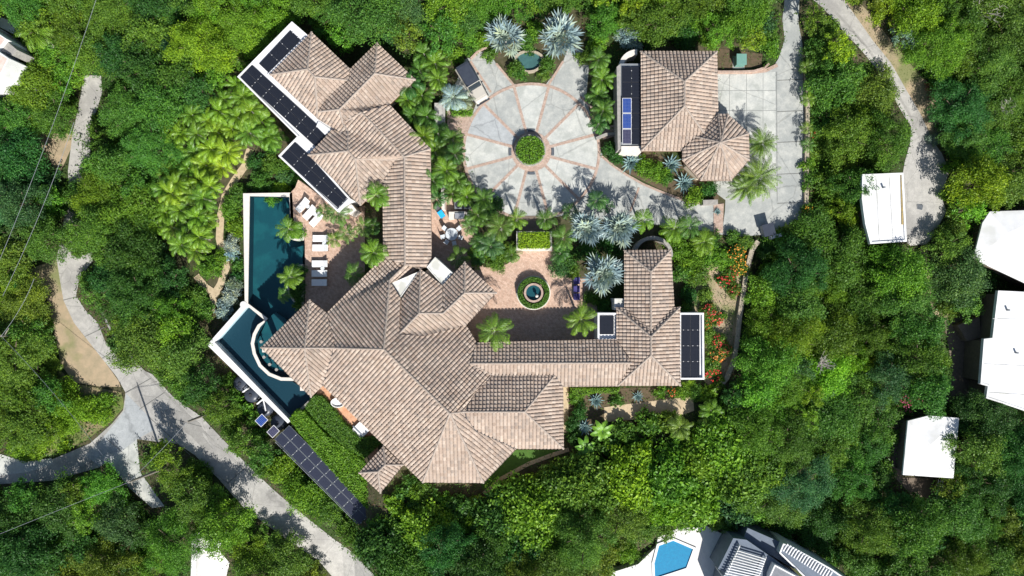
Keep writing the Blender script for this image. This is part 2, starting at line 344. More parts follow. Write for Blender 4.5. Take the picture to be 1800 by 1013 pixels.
# ---------------------------------------------------------------- terrain, roads and paving
def build_ground():
    c = [-420, -300, -210, -150, -110, -88, -76]+[-69+1.5*i for i in range(93)]+[76, 88, 110, 150, 210, 300, 420]
    n = len(c); v = [(x, y, gh(x, y)) for y in c for x in c]
    f = [(j*n+i, j*n+i+1, (j+1)*n+i+1, (j+1)*n+i) for j in range(n-1) for i in range(n-1)]
    me = bpy.data.meshes.new('ground'); me.from_pydata(v, [], f); me.materials.append(M['ground'])
    me.polygons.foreach_set('use_smooth', [True]*len(f)); me.update()
    tag(link('ground', me), kind='structure')
import bmesh
def sheet(name, poly, m, off=0.05, kind='structure', flat=None, parent=None, world=False):
    """a draped sheet; poly in photo pixels (or world metres)"""
    pts = [(p[0], p[1]) for p in poly] if world else [tuple(G(*p)[:2]) for p in poly]
    bm = bmesh.new(); vs = [bm.verts.new((x, y, 0)) for x, y in pts]
    for t in tessellate_polygon([[Vector((x, y, 0)) for x, y in pts]]):
        a, b, c = t
        cr = (pts[b][0]-pts[a][0])*(pts[c][1]-pts[a][1])-(pts[b][1]-pts[a][1])*(pts[c][0]-pts[a][0])
        if abs(cr) < 1e-9: continue
        if cr < 0: b, c = c, b
        bm.faces.new((vs[a], vs[b], vs[c]))
    if flat is None:
        xs = [p[0] for p in pts]; ys = [p[1] for p in pts]
        for ax, lo, hi in ((0, min(xs), max(xs)), (1, min(ys), max(ys))):
            k = math.ceil(lo/1.5)
            while k*1.5 < hi:
                no = (1, 0, 0) if ax == 0 else (0, 1, 0); co = (k*1.5, 0, 0) if ax == 0 else (0, k*1.5, 0)
                bmesh.ops.bisect_plane(bm, geom=bm.verts[:]+bm.edges[:]+bm.faces[:], plane_co=co, plane_no=no); k += 1
    for v in bm.verts: v.co.z = (gh(v.co.x, v.co.y) if flat is None else flat)+off
    me = bpy.data.meshes.new(name); bm.to_mesh(me); bm.free(); me.materials.append(m)
    o = link(name, me, parent)
    if parent is None: tag(o, kind=kind)
    return o
def band(name, line, wpx, m, off, closed=False):
    """a strip wpx photo pixels wide along a line of pixels"""
    n = len(line); L = []; R = []
    for i in range(n):
        a = Vector(line[i-1] if (i > 0 or closed) else line[0]); b = Vector(line[(i+1)%n] if (i < n-1 or closed) else line[-1])
        d = (b-a).normalized(); q = Vector((-d.y, d.x))*wpx/2; p = Vector(line[i]); L.append(tuple(p+q)); R.append(tuple(p-q))
    return sheet(name, L+R[::-1], m, off)
build_ground()
ROADL = [(148,133),(178,133),(180,163),(170,195),(158,222),(160,300),(150,370),(163,459),(140,490),(134,520),(150,545),(172,567),(185,600),(209,630),(238,645),(268,658),(304,697),(355,733),(385,765),(430,812),(480,860),(540,910),(590,950),(660,1013),(700,1060),(620,1060),(560,985),(500,945),(430,893),(383,840),(343,800),(312,780),(294,779),(241,772),(190,812),(174,822),(91,845),(0,851),(-60,860),(-60,800),(0,804),(47,816),(91,808),(158,780),(197,745),(217,721),(221,690),(205,662),(170,618),(130,567),(112,528),(107,500),(100,455),(110,400),(121,350),(120,300),(128,235),(138,190)]
sheet('left_road', ROADL, M['concrete2'], 0.05)
sheet('junction_concrete', [(172,781),(219,722),(222,692),(262,733),(270,756),(242,772),(192,811),(175,820),(150,800)], M['newconc'], 0.058)
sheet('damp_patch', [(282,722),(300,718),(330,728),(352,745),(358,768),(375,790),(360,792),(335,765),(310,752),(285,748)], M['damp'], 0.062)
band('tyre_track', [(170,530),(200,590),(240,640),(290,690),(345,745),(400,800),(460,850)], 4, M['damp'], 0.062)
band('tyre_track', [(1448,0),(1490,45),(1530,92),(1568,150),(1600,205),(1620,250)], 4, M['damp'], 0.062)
sheet('driveway_apron', [(190,812),(241,772),(247,830),(290,890),(268,893),(228,858)], M['concrete3'], 0.066)
sheet('dirt_shoulder', [(70,235),(128,235),(125,262),(108,300),(95,300),(85,268),(66,262)], M['dirt'], 0.04)
sheet('dirt_bank', [(45,475),(104,455),(107,500),(112,528),(142,583),(174,622),(209,670),(212,680),(178,680),(130,672),(107,640),(95,580),(85,530),(62,505)], M['dirt'], 0.04)
sheet('grass_bank', [(95,640),(130,674),(178,683),(214,690),(219,715),(195,742),(150,775),(90,800),(50,792),(60,700)], mat('dry_grass', (0.17,0.20,0.06), (0.11,0.15,0.04), 1.5, 0.95, 0.5, 20, 9, c3=(0.26,0.21,0.12), s3=0.5), 0.04)
sheet('gravel_lay_by', [(-60,800),(0,798),(47,812),(91,805),(95,815),(50,830),(0,836),(-60,850)], M['concrete3'], 0.075)
for a, b in (((112,528),(136,522)),((150,592),(185,575)),((180,630),(215,610)),((222,690),(266,665)),((245,720),(290,690)),((262,733),(335,800)),((300,735),(355,750)),((400,850),(440,815)),((186,770),(222,800))):
    band('road_joint', [a, b], 1.0, M['joint'], 0.075)
ROADR = [(1427,-60),(1429,0),(1447,15),(1473,46),(1498,72),(1537,118),(1560,150),(1575,180),(1590,206),(1601,222),(1600,250),(1590,285),(1584,320),(1589,380),(1592,425),(1600,432),(1627,430),(1640,415),(1663,372),(1655,345),(1668,300),(1655,270),(1640,249),(1619,203),(1593,159),(1565,110),(1534,72),(1503,28),(1483,0),(1460,-60)]
sheet('lane', ROADR, M['concrete2'], 0.05)
sheet('grass_verge', [(1483,0),(1503,28),(1534,72),(1565,110),(1593,159),(1619,203),(1640,249),(1660,236),(1658,180),(1636,150),(1604,118),(1572,78),(1548,50),(1525,20),(1500,-5)], M['dirt'], 0.04)
DRIVE = [(1378,-60),(1379,0),(1375,35),(1379,70),(1368,104),(1360,116),(1340,124),(1262,124),(1240,200),(1245,330),(1275,352),(1274,372),(1271,395),(1262,412),(1300,416),(1342,413),(1400,395),(1412,372),(1415,330),(1414,250),(1412,150),(1410,77),(1403,40),(1405,0),(1405,-60)]
sheet('driveway', DRIVE, M['concrete'], 0.05)
sheet('parking_court', [(1262,127),(1362,127),(1364,330),(1262,330)], M['concrete3'], 0.058)
for y in (141, 196, 250, 306, 357): band('paving_joint', [(1366,y+1),(1413,y-1)], 1.0, M['joint'], 0.075)
for x in (1282, 1312, 1341): band('paving_joint', [(x,127),(x,240)], 0.7, M['faint'], 0.075)
for y in (160, 195): band('paving_joint', [(1262,y),(1364,y)], 0.6, M['faint'], 0.082)
band('paving_joint', [(1365,127),(1366,355)], 0.8, M['faint'], 0.09)
band('brick_edging', [(1262,128),(1320,128),(1345,125),(1366,115)], 6, M['brick2'], 0.10)
# forecourt circle with its brick spokes
CX, CY, CR = 934.0, 267.0, 119.0
def cpx(r, a): return (CX+r*math.cos(math.radians(a)), CY-r*math.sin(math.radians(a)))
wedge_m = ['concrete3', 'concrete3', 'concrete', 'concrete3', 'concrete', 'newconc', 'concrete3', 'concrete', 'concrete3', 'concrete', 'concrete3', 'concrete3']
for k in range(12):
    a0 = -15+30*k
    sheet('forecourt_paving', [cpx(CR, a0+30*i/8) for i in range(9)]+[cpx(22, a0+30*(8-i)/8) for i in range(9)], M[wedge_m[k]], 0.058)
sheet('forecourt_arms', [(817,105),(855,86),(872,112),(903,148),(960,148),(990,108),(1000,80),(1030,92),(1035,120),(1030,175),(1045,225),(1060,277),(1100,308),(1159,337),(1208,357),(1240,360),(1262,360),(1262,408),(1200,402),(1130,392),(1060,385),(1000,378),(950,385),(955,412),(908,412),(912,388),(870,370),(820,310),(815,230),(832,196),(838,180),(800,150)], M['concrete'], 0.045)
for k in range(12):
    a = 15+30*k; band('brick_band', [cpx(28, a), cpx(CR, a)], 5.0, M['brick2'], 0.072)
ringp = [cpx(CR, 3*i) for i in range(120)]
sheet('brick_ring', [cpx(CR+2.5, -60+i*6) for i in range(61)]+[cpx(CR-2.5, -60+(60-i)*6) for i in range(61)], M['brick2'], 0.08)
sheet('hub_paving', [cpx(35, i*10) for i in range(36)], M['brick2'], 0.087)
for l in ([(872,112),(903,150)], [(990,108),(964,150)], [(827,108),(863,163)], [(1020,170),(1040,190)]): band('brick_band', l, 4, M['brick2'], 0.072)
band('brick_edging', [(1057,275),(1078,292),(1100,307),(1130,324),(1158,336),(1208,355),(1240,359)], 4, M['brick2'], 0.094)
band('brick_band', [(1123,330),(1108,372)], 3.5, M['brick2'], 0.072)
sheet('brick_threshold', [(1254,360),(1272,358),(1270,410),(1254,408)], M['brick2'], 0.094)
sheet('entry_bricks', [(786,190),(832,190),(822,225),(815,240),(786,228)], M['brick2'], 0.052)
# courtyards
sheet('courtyard_paving', [(905,435),(972,435),(985,465),(1000,490),(1040,490),(1050,545),(1050,600),(860,600),(820,600),(830,500),(835,470),(800,480),(757,470),(757,345),(790,345),(840,375),(835,400),(838,440),(850,470),(880,470),(908,455)], M['brick'], 0.05)
sheet('entry_steps', [(908,380),(958,380),(958,412),(908,412)], M['browndeck'], 0.10)
sheet('garden_walk', [(1062,716),(1090,712),(1140,706),(1190,700),(1218,698),(1220,722),(1190,732),(1140,735),(1090,740),(1062,742)], M['sand'], 0.05)
sheet('slope_soil', [(1200,560),(1240,470),(1300,440),(1310,500),(1300,600),(1290,655),(1255,690),(1238,670)], M['dirt'], 0.04)
sheet('planting_bed', [(1262,85),(1340,95),(1338,118),(1262,123)], M['soil'], 0.05)
sheet('planting_bed', [(1095,275),(1125,262),(1245,300),(1265,352),(1240,356),(1208,352),(1158,332),(1100,303)], M['soil'], 0.05)
sheet('planting_bed', [(1000,685),(1215,680),(1220,700),(1062,714),(1062,742),(1040,745),(1000,800)], M['soil'], 0.045)
sheet('lawn_patch', [(845,849),(905,791),(985,791),(975,802),(930,812),(880,840),(850,862)], mat('mown_grass', (0.07,0.15,0.025), (0.05,0.11,0.02), 4, 0.95, 0.5, 30), 0.045)
band('stone_path', [(1000,790),(970,800),(930,815),(880,842),(850,868)], 7, M['sand'], 0.06)
sheet('front_bed_path', [(985,640),(1000,640),(999,760),(990,762)], M['sand'], 0.05)
band('garden_path', [(440,262),(432,290),(412,318),(396,345),(388,380),(386,420),(393,450),(398,470),(388,500),(375,520),(373,548)], 13, M['sand'], 0.05)
band('garden_path', [(384,520),(362,505),(345,485)], 12, M['sand'], 0.058)
# pool terrace: a thick slab above the lower ground
def wpoly(px, z): return [tuple(W(x, y, z)[:2]) for x, y in px]
mb = MB(); mb.prism(wpoly([(509,341),(519,330),(524,316),(600,372),(640,362),(680,372),(680,455),(560,560),(545,600),(548,650),(536,650),(536,432),(534,402),(511,399)], ZD), -3.7, ZD)
tag(link('pool_terrace', mb.mesh('pool_terrace', M['brick'])), kind='structure')
mb = MB(); mb.prism(wpoly([(556,694),(570,668),(640,740),(700,830),(668,842),(640,790),(575,722)], -0.25), -3.7, -0.25)
tag(link('bedroom_terrace', mb.mesh('bedroom_terrace', M['terra'])), kind='structure')

# ---------------------------------------------------------------- buildings
K = 0.47
class Roof:
    def __init__(s, verts): s.P = verts; s.faces = []; s.z = {}
def plane_hit(px, py, A, n, ze, k):
    dx, dy = (px-900)/15, (506.5-py)/15
    s = (H-ze+k*(n[0]*A[0]+n[1]*A[1]))/(H+k*(n[0]*dx+n[1]*dy))
    return H-H*s
def roof_section(faces, ze=3.2, k=K):
    """faces: list of (pixel outline, eave line or None, options). returns list of 3-D outlines sharing averaged corners"""
    key = lambda p: (round(p[0]), round(p[1])); Z = {}
    info = []
    for f in faces:
        poly, e = f[0], f[1]; opt = f[2] if len(f) > 2 else {}
        z0 = opt.get('z', ze); kk = opt.get('k', k)
        if e == 0: e = (poly[0], poly[1])
        if e:
            A = W(*e[0], z0); B = W(*e[1], z0); d = (B-A).normalized(); n = Vector((-d.y, d.x))
            c = Vector((0, 0, 0))
            for p in poly: c += W(*p, z0)
            c /= len(poly)
            if n.x*(c.x-A.x)+n.y*(c.y-A.y) < 0: n = -n
            for p in poly: Z.setdefault(key(p), []).append(plane_hit(p[0], p[1], A, n, z0, kk))
        info.append((poly, e, z0))
    out = []; worst = 0
    for poly, e, z0 in info:
        q = []
        for p in poly:
            l = Z.get(key(p), [z0+1.0]); worst = max(worst, max(l)-min(l)); q.append(W(p[0], p[1], sum(l)/len(l)))
        out.append((q, e, z0))
    print('roof mismatch %.2f' % worst)
    return out
def tiles(q, eave_dir=None, pitch=0.405, course=0.40):
    """barrel tiles laid up the slope of one roof face; returns verts, quads, rnd"""
    m = len(q); c = sum(q, Vector((0, 0, 0)))/m; c.z = 0
    if eave_dir is not None: u = Vector((eave_dir[0], eave_dir[1], 0)).normalized()
    else: u = Vector((0.72, -0.69, 0))
    v = Vector((-u.y, u.x, 0)); n = Vector((0, 0, 1))
    # v points up the slope
    sx = sum(((p-c).x*v.x+(p-c).y*v.y)*p.z for p in q)-sum((p-c).x*v.x+(p-c).y*v.y for p in q)*sum(p.z for p in q)/m
    if sx < 0: v = -v
    TR = []
    for t in tessellate_polygon([[Vector((p.x, p.y, 0)) for p in q]]):
        a_, b_, c_ = q[t[0]], q[t[1]], q[t[2]]; det = (b_.x-a_.x)*(c_.y-a_.y)-(c_.x-a_.x)*(b_.y-a_.y)
        if abs(det) > 1e-6: TR.append((a_, b_, c_, det))
    def zat(x, y):
        best = None
        for a_, b_, c_, det in TR:
            l1 = ((x-a_.x)*(c_.y-a_.y)-(c_.x-a_.x)*(y-a_.y))/det; l2 = ((b_.x-a_.x)*(y-a_.y)-(x-a_.x)*(b_.y-a_.y))/det; l0 = 1-l1-l2
            o = min(l0, l1, l2)
            if best is None or o > best[0]: best = (o, a_.z*l0+b_.z*l1+c_.z*l2)
            if o >= -1e-4: break
        return best[1]
    P = [((p-c).dot(u), (p-c).dot(v)) for p in q]
    def cuts(x):
        r = []
        for i in range(m):
            (x0, y0), (x1, y1) = P[i], P[(i+1) % m]
            if (x0 <= x) != (x1 <= x): r.append(y0+(y1-y0)*(x-x0)/(x1-x0))
        r.sort(); return [(r[i], r[i+1]) for i in range(0, len(r)-1, 2)]
    V = []; F = []; R = []
    prof = [(-0.172, 0.0), (-0.12, 0.085), (0, 0.11), (0.12, 0.085), (0.172, 0.0)]
    x0 = min(p[0] for p in P); x1 = max(p[0] for p in P)
    nk = int((x1-x0)/pitch)+1
    for i in range(nk+1):
        x = x0+pitch*(i+0.3)
        for (a, b) in cuts(x):
            ends = []
            for (dx, dz) in prof:
                best = None
                for (a2, b2) in cuts(x+dx):
                    ov = min(b, b2)-max(a, a2)
                    if ov > 0 and (best is None or ov > best[2]): best = (a2, b2, ov)
                ends.append(best[:2] if best else ((a+b)/2, (a+b)/2))
            lo = min(e[0] for e in ends); hi = max(e[1] for e in ends); jit = random.uniform(-.03, .03)
            for cc in range(math.floor(lo/course), math.ceil(hi/course)+1):
                va = [min(max(cc*course+jit, e[0]), e[1]) for e in ends]; vb = [min(max((cc+1)*course+jit, e[0]), e[1]) for e in ends]
                if all(y-x_ < 1e-3 for x_, y in zip(va, vb)): continue
                s0 = len(V); rr = random.random()
                for (dx, dz), y in zip(prof, va): w3 = c+u*(x+dx)+v*y; V.append((w3.x, w3.y, zat(w3.x, w3.y)+dz+0.10))
                for (dx, dz), y in zip(prof, vb): w3 = c+u*(x+dx)+v*y; V.append((w3.x, w3.y, zat(w3.x, w3.y)+dz+0.005))
                for t in range(4):
                    if vb[t]-va[t] > 1e-3 or vb[t+1]-va[t+1] > 1e-3: F.append((s0+t, s0+t+1, s0+t+6, s0+t+5)); R.append(rr)
    return V, F, R
def add_rnd(me, vals, name='rnd'):
    a = me.attributes.new(name, 'FLOAT', 'FACE'); a.data.foreach_set('value', vals)
def roof_part(parent, faces, ze=3.2, k=K, name='tiled_roof', ridge=0.125, outline=None, pitch=0.405):
    fs = roof_section(faces, ze, k); V = []; F = []; R = []; edges = {}
    for q, e, z0 in fs:
        # deck under the tiles
        b = len(V); V += [tuple(p) for p in q]
        for t in tessellate_polygon([[Vector((p.x, p.y, 0)) for p in q]]):
            a_, b_, c_ = t
            if (q[b_]-q[a_]).cross(q[c_]-q[a_]).z < 0: b_, c_ = c_, b_
            F.append((b+a_, b+b_, b+c_)); R.append(0.45)
        ed = None
        if e: d = W(*e[1], z0)-W(*e[0], z0); ed = (d.x, d.y)
        v, f, r = tiles(q, ed, pitch); b = len(V); V += [tuple(p) for p in v]; F += [tuple(b+i for i in t) for t in f]; R += r
        nn = Vector((0, 0, 0))
        for i in range(len(q)): nn += q[i].cross(q[(i+1) % len(q)])
        nn.normalize(); nn = nn if nn.z > 0 else -nn; cen = sum(q, Vector((0, 0, 0)))/len(q)
        for i in range(len(q)):
            a_, b_ = q[i], q[(i+1) % len(q)]; kk = tuple(sorted([(round(a_.x, 2), round(a_.y, 2)), (round(b_.x, 2), round(b_.y, 2))]))
            edges.setdefault(kk, []).append((a_.copy(), b_.copy(), nn, cen))
    me = bpy.data.meshes.new(name); me.from_pydata(V, [], F); me.materials.append(M['tile']); add_rnd(me, R); me.update()
    o = link(name, me, parent); o.location = [-x for x in parent.location]
    # ridge and hip caps, eave fascias
    mr = MB(); mf = MB(); mv = MB()
    for kk, l in edges.items():
        if len(l) >= 2:
            a_, b_, n1, c1 = l[0]; n2, c2 = l[1][2], l[1][3]
            if n1.dot(c2-a_) < -0.02 or n2.dot(c1-a_) < -0.02:
                L_ = (b_-a_).length; ns = max(1, int(L_/0.5))
                for i in range(ns):
                    p = a_.lerp(b_, i/ns); q2 = a_.lerp(b_, (i+1.06)/ns); mr.tube([p+Vector((0,0,0.09)), q2+Vector((0,0,0.06))], [ridge, ridge*0.86], 8)
            else: mv.tube([a_+Vector((0,0,0.12)), b_+Vector((0,0,0.12))], 0.06, 6)
        else:
            a_, b_, n1, c1 = l[0]
            mf.add([a_+Vector((0,0,-0.02)), b_+Vector((0,0,-0.02)), b_+Vector((0,0,-0.28)), a_+Vector((0,0,-0.28))], [(0,1,2,3)])
    if mr.v: subpart('ridge_cap', mr, M['ridge'], o)
    if mv.v: subpart('valley_gutter', mv, M['darkmetal'], o)
    if mf.v: subpart('fascia', mf, M['wood'], o)
    return o, fs
def walls(parent, px, ze, zb=-3.8, d=0.6, m=None, windows=True):
    poly = inset(wpoly(px, ze), d); mb = MB(); mb.prism(poly, zb, ze-0.12, bottom=True)
    o = part('wall', mb, m or M['stucco'], parent, world=True)
    if not windows: return o
    n = len(poly); ar = sum(poly[i][0]*poly[(i+1)%n][1]-poly[(i+1)%n][0]*poly[i][1] for i in range(n)); sg = 1 if ar > 0 else -1
    for i in range(n):
        a, b = Vector(poly[i]), Vector(poly[(i+1) % n]); L_ = (b-a).length; d_ = (b-a).normalized(); nn = Vector((d_.y, -d_.x))*sg; mid = (a+b)/2
        if L_ < 3.5 or nn.dot(mid) > -1: continue
        k = max(1, int(L_/3.6))
        for j in range(k):
            c = a.lerp(b, (j+0.5)/k)+nn*0.02; mf = MB(); mg = MB(); rz = math.atan2(d_.y, d_.x)
            mf.box((c.x, c.y, 1.35), (1.5, 0.10, 1.9), rz); mg.box((c.x+nn.x*0.03, c.y+nn.y*0.03, 1.35), (1.3, 0.07, 1.7), rz)
            w_ = part('window', mf, M['frame'], parent, world=True); subpart('pane', mg, M['glass'], w_)
    return o
def flat_roof(parent, px, z, zb, name='flat_roof', m=None, par=0.2, ph=0.28, pm=None):
    poly = wpoly(px, z); mb = MB(); inner = inset(poly, par*0.9)
    mb.prism(inner, z-0.35, z, bottom=True); part(name, mb, m or M['white'], parent, world=True)
    mb = MB(); mb.ring(poly, inset(poly, par), zb, z+ph); part('parapet', mb, pm or M['white'], parent, world=True)
def solar(px, z, label, m='solar', group=None, frame='alu', thick=0.05, fr=0.03):
    """px: four pixel corners of a panel"""
    q = [W(x, y, z) for x, y in px]; c = sum(q, Vector((0,0,0)))/4
    ux = (q[1]-q[0]+q[2]-q[3])/2; lx = ux.length; ly = ((q[3]-q[0]+q[2]-q[1])/2).length; rz = math.atan2(ux.y, ux.x)
    t = thing('solar_panel', label, 'solar panel', (c.x, c.y, c.z), rz, group)
    a = MB(); a.box((0, 0, 0), (lx, ly, thick)); part('frame', a, M[frame], t)
    b = MB(); b.box((0, 0, thick/2), (lx-2*fr, ly-2*fr, 0.02)); part('cells', b, M[m], t)
    for s_ in (-0.25, 0.25):
        b = MB(); b.box((lx/2, ly*s_, thick/2+0.02), (0.055, 0.08, 0.02)); part('clamp', b, M['white'], t)
    return t
ORD = ['first','second','third','fourth','fifth','sixth','seventh','eighth','ninth','tenth','eleventh','twelfth','thirteenth','fourteenth','fifteenth','sixteenth','seventeenth','eighteenth','nineteenth','twentieth']
def solar_grid(O, d, w_, step, wid, nr, nc, z, where, edge, m='solar', group=None, frame='alu', gap=0.5, fr=0.03, sides=('outer', 'inner')):
    """O pixel corner, d unit along, w_ unit across"""
    for i in range(nr):
        for j in range(nc):
            a = Vector(O)+Vector(d)*(i*step+gap/2)+Vector(w_)*(j*wid/nc+gap/2)
            b = a+Vector(d)*(step-gap); c = b+Vector(w_)*(wid/nc-gap); e = a+Vector(w_)*(wid/nc-gap)
            side = '' if nc == 1 else (' %s column' % (sides[j] if nc == 2 else ['left', 'middle', 'right'][j]))
            solar((a, b, c, e), z, 'black panel %s,%s, %s from %s' % (where, side, ORD[i], edge), m, group, frame, fr=fr)

villa = thing('villa', 'sprawling villa with many tan tiled hip roofs around a brick courtyard', 'house', (-6, -6, 0))
# north-west wing
roof_part(villa, [
 ([(475,132),(548,57),(541,122)], 0), ([(548,57),(616,122),(615,142),(554,136),(541,122)], 0),
 ([(475,132),(559,210),(554,136),(541,122)], 0), ([(554,136),(615,142),(581,167),(561,197),(559,210)], ((561,205),(634,130)))])
roof_part(villa, [
 ([(663,76),(616,122),(615,142),(581,167),(561,197),(597,193),(659,130)], 0), ([(663,76),(731,141),(659,130)], 0),
 ([(731,141),(685,184),(636,198),(603,217),(597,193),(659,130)], 0),
 ([(597,193),(561,197),(559,210),(583,224),(599,234),(612,231),(603,217)], ((559,210),(600,250)), {'k': 0.35}),
 ([(636,198),(685,184),(757,262),(711,276)], ((685,184),(757,262))),
 ([(603,217),(636,198),(711,276),(696,281),(625,280),(612,266),(612,231)], None),
 ([(542,273),(574,240),(585,228),(599,234),(612,231),(612,266)], ((542,273),(583,224))),
 ([(542,273),(634,362),(625,280),(612,266)], 0), ([(625,280),(696,281),(673,324),(634,362)], ((634,362),(673,324))),
 ([(673,324),(674,453),(712,467),(711,276),(696,281)], 0),
 ([(757,262),(759,461),(750,470),(738,473),(712,467),(711,276)], 0)])
walls(villa, [(475,132),(548,57),(616,122),(663,76),(731,141),(685,184),(757,262),(759,461),(738,473),(674,453),(673,324),(634,362),(542,273),(583,232),(555,205)], 3.2)
flat_roof(villa, [(418,136),(514,39),(543,64),(475,132),(560,210),(596,232),(556,282),(617,350),(594,373),(490,275),(523,241)], 2.95, -3.8, ph=0.2)
mbx = MB(); cc = W(618, 369, 1.2); mbx.box((cc.x, cc.y, -0.6), (0.9, 0.9, 4.4), 0.7); part('chimney', mbx, M['cap'], villa, world=True)
mbx = MB(); a = wpoly([(560,213),(583,228),(572,238),(556,222)], 3.25); mbx.prism(a, 2.9, 3.25); part('roof_pad', mbx, M['white'], villa, world=True)
# main house
roof_part(villa, [
 ([(575,550),(674,453),(712,467),(685,493),(675,614),(587,612),(589,601)], 0),
 ([(568,678),(743,848),(791,727),(675,614),(587,612)], 0),
 ([(685,493),(712,467),(738,474),(688,498),(704,524),(701,588),(746,591),(820,572),(838,602),(826,639),(866,660),(838,687),(816,724),(791,727),(675,614)], ((837,600),(908,670))),
 ([(459,611),(545,527),(536,612)], 0), ([(545,527),(575,550),(589,601),(587,612),(536,612)], 0),
 ([(547,698),(568,678),(587,612),(536,612)], 0), ([(459,611),(547,698),(536,612)], 0),
 ([(838,602),(1083,596),(1110,638),(826,639)], ((838,596.5),(1083,595.5))), ([(990,680),(1086,679),(1110,638),(826,639),(866,660),(975,660)], 0),
 ([(866,660),(975,660),(922,724),(816,724),(838,687)], ((867,645),(990,645))), ([(990,680),(991,789),(922,724),(975,660)], 0),
 ([(991,789),(908,789),(837,757),(822,738),(816,724),(922,724)], 0),
 ([(743,848),(850,849),(791,727)], 0), ([(850,849),(908,789),(837,757),(822,738),(816,724),(791,727)], 0)])
roof_part(villa, [
 ([(817,461),(873,515),(817,515)], 0), ([(817,461),(778,502),(779,551),(817,515)], 0),
 ([(873,515),(820,572),(746,591),(701,588),(737,551),(779,551),(817,515)], 0),
 ([(739,473),(778,502),(779,551),(737,551)], ((749.8,471),(778.5,503))), ([(739,473),(703,532),(701,588),(737,551)], ((736.6,478),(704.5,520)))], ze=3.75)
walls(villa, [(575,550),(674,453),(738,473),(765,452),(778,500),(817,461),(873,515),(820,572),(838,597),(1083,595.5),(1086,679),(990,680),(991,789),(908,789),(850,849),(743,848),(568,678)], 3.2)
# open pavilion at the pool: stone columns instead of walls
mbx = MB()
for p in ((482,611),(545,549),(546,676)):
    c = W(*p, 0); mbx = MB(); mbx.box((c.x, c.y, 0.2), (0.55, 0.55, 5.8)); part('column', mbx, M['cap'], villa, world=True)
flat_roof(villa, [(750,470),(765,452),(796,480),(778,502)], 3.6, 0, m=M['dirtywhite'], par=0.12, ph=0.1, pm=M['dirtywhite'])
flat_roof(villa, [(737,477),(688,498),(686,506),(704,524)], 3.9, 3.2, m=M['dirtywhite'], par=0.1, ph=0.08, pm=M['dirtywhite'])
mbx = MB(); c = W(834, 684, 4.6); mbx.tube([c-Vector((0,0,1)), c+Vector((0,0,0.4))], 0.28, 14); part('vent_pipe', mbx, M['white'], villa, world=True)
# small tower roof
roof_part(villa, [([(674,784),(631,831),(665,829),(677,817)], 0), ([(674,784),(710,817),(677,817)], 0), ([(710,817),(669,867),(665,829),(677,817)], 0), ([(631,831),(669,867),(665,829)], 0)], ze=2.6, k=0.45)
walls(villa, [(674,784),(710,817),(669,867),(631,831)], 2.6, d=0.35)
# east wing
roof_part(villa, [
 ([(1097,440),(1179,439),(1144,478)], 0), ([(1097,440),(1097,541),(1144,582),(1144,478)], 0), ([(1179,439),(1185,540),(1144,582),(1144,478)], ((1180.5,439),(1183.5,539))),
 ([(1083,541),(1097,541),(1144,582),(1144,592)], ((1083,541),(1195,540))), ([(1195,540),(1185,540),(1144,582),(1144,592)], ((1083,541),(1195,540))),
 ([(1083,541),(1083,596),(1110,638),(1086,678),(1144,625),(1144,592)], ((1083,541),(1083.5,678))),
 ([(1195,540),(1196,678),(1144,625),(1144,592)], 0), ([(1196,678),(1086,678),(1144,625)], 0)])
walls(villa, [(1097,440),(1179,439),(1184,539),(1195,540),(1196,678),(1086,678),(1083,541),(1097,541)], 3.2)
flat_roof(villa, [(1193,550),(1236,550),(1237,667),(1193,667)], 3.0, -1.6)
flat_roof(villa, [(1050,550),(1086,550),(1086,598),(1050,598)], 3.0, 0)
flat_roof(villa, [(1080,525),(1099,525),(1099,545),(1080,545)], 2.9, 0, m=M['dirtywhite'], pm=M['dirtywhite'], ph=0.1)
mbx = MB(); a0 = [tuple(W(1148+35*math.cos(t), 448-33*math.sin(t), 1.8)[:2]) for t in [math.pi*i/20*1.08-0.1 for i in range(21)]]
a1 = [tuple(W(1148+29*math.cos(t), 448-27*math.sin(t), 1.8)[:2]) for t in [math.pi*i/20*1.08-0.1 for i in range(21)]]
mbx.prism(a0+a1[::-1], 0, 1.8)
tag(link('curved_wall', mbx.mesh('curved_wall', M['greystone'])), 'half-round grey garden wall at the top end of the east wing', 'wall')

# guest house with its octagonal turret
gst = thing('guest_house', 'tan tiled guest house with an octagonal turret beside the parking court', 'house', (20, 20, 0))
roof_part(gst, [([(1126,91),(1260,91),(1203,144)], 0), ([(1126,91),(1127,266),(1203,187),(1203,144)], 0),
 ([(1260,91),(1262,198),(1243,221),(1237,234),(1203,187),(1203,144)], 0), ([(1127,266),(1197,266),(1224,241),(1237,234),(1203,187)], 0)])
tc_ = (1266, 251); oc = [(1262,201),(1279,201),(1316,235),(1317,282),(1285,318),(1231,318),(1199,282),(1199,264),(1224,241),(1243,221)]
roof_part(gst, [([oc[0],oc[1],tc_], 0), ([oc[1],oc[2],tc_], 0), ([oc[2],oc[3],tc_], 0), ([oc[3],oc[4],tc_], 0), ([oc[4],oc[5],tc_], 0), ([oc[5],oc[6],tc_], 0), ([oc[6],oc[7],oc[8],tc_], ((1199,282),(1199,264))), ([oc[8],oc[9],oc[0],tc_], ((1207,243),(1250,201)))], ze=3.4, k=0.5)
walls(gst, [(1126,91),(1260,91),(1262,198),(1243,221),(1224,241),(1197,266),(1127,266)], 3.2)
walls(gst, [(1245,201),(1279,201),(1316,235),(1317,282),(1285,318),(1231,318),(1205,290),(1205,245)], 3.4)
mbx = MB(); mbx.prism(wpoly([(1090,112),(1128,112),(1128,262),(1090,262)], 2.8), 0, 2.8, bottom=True); part('terrace_roof', mbx, M['greymetal'], gst, world=True)
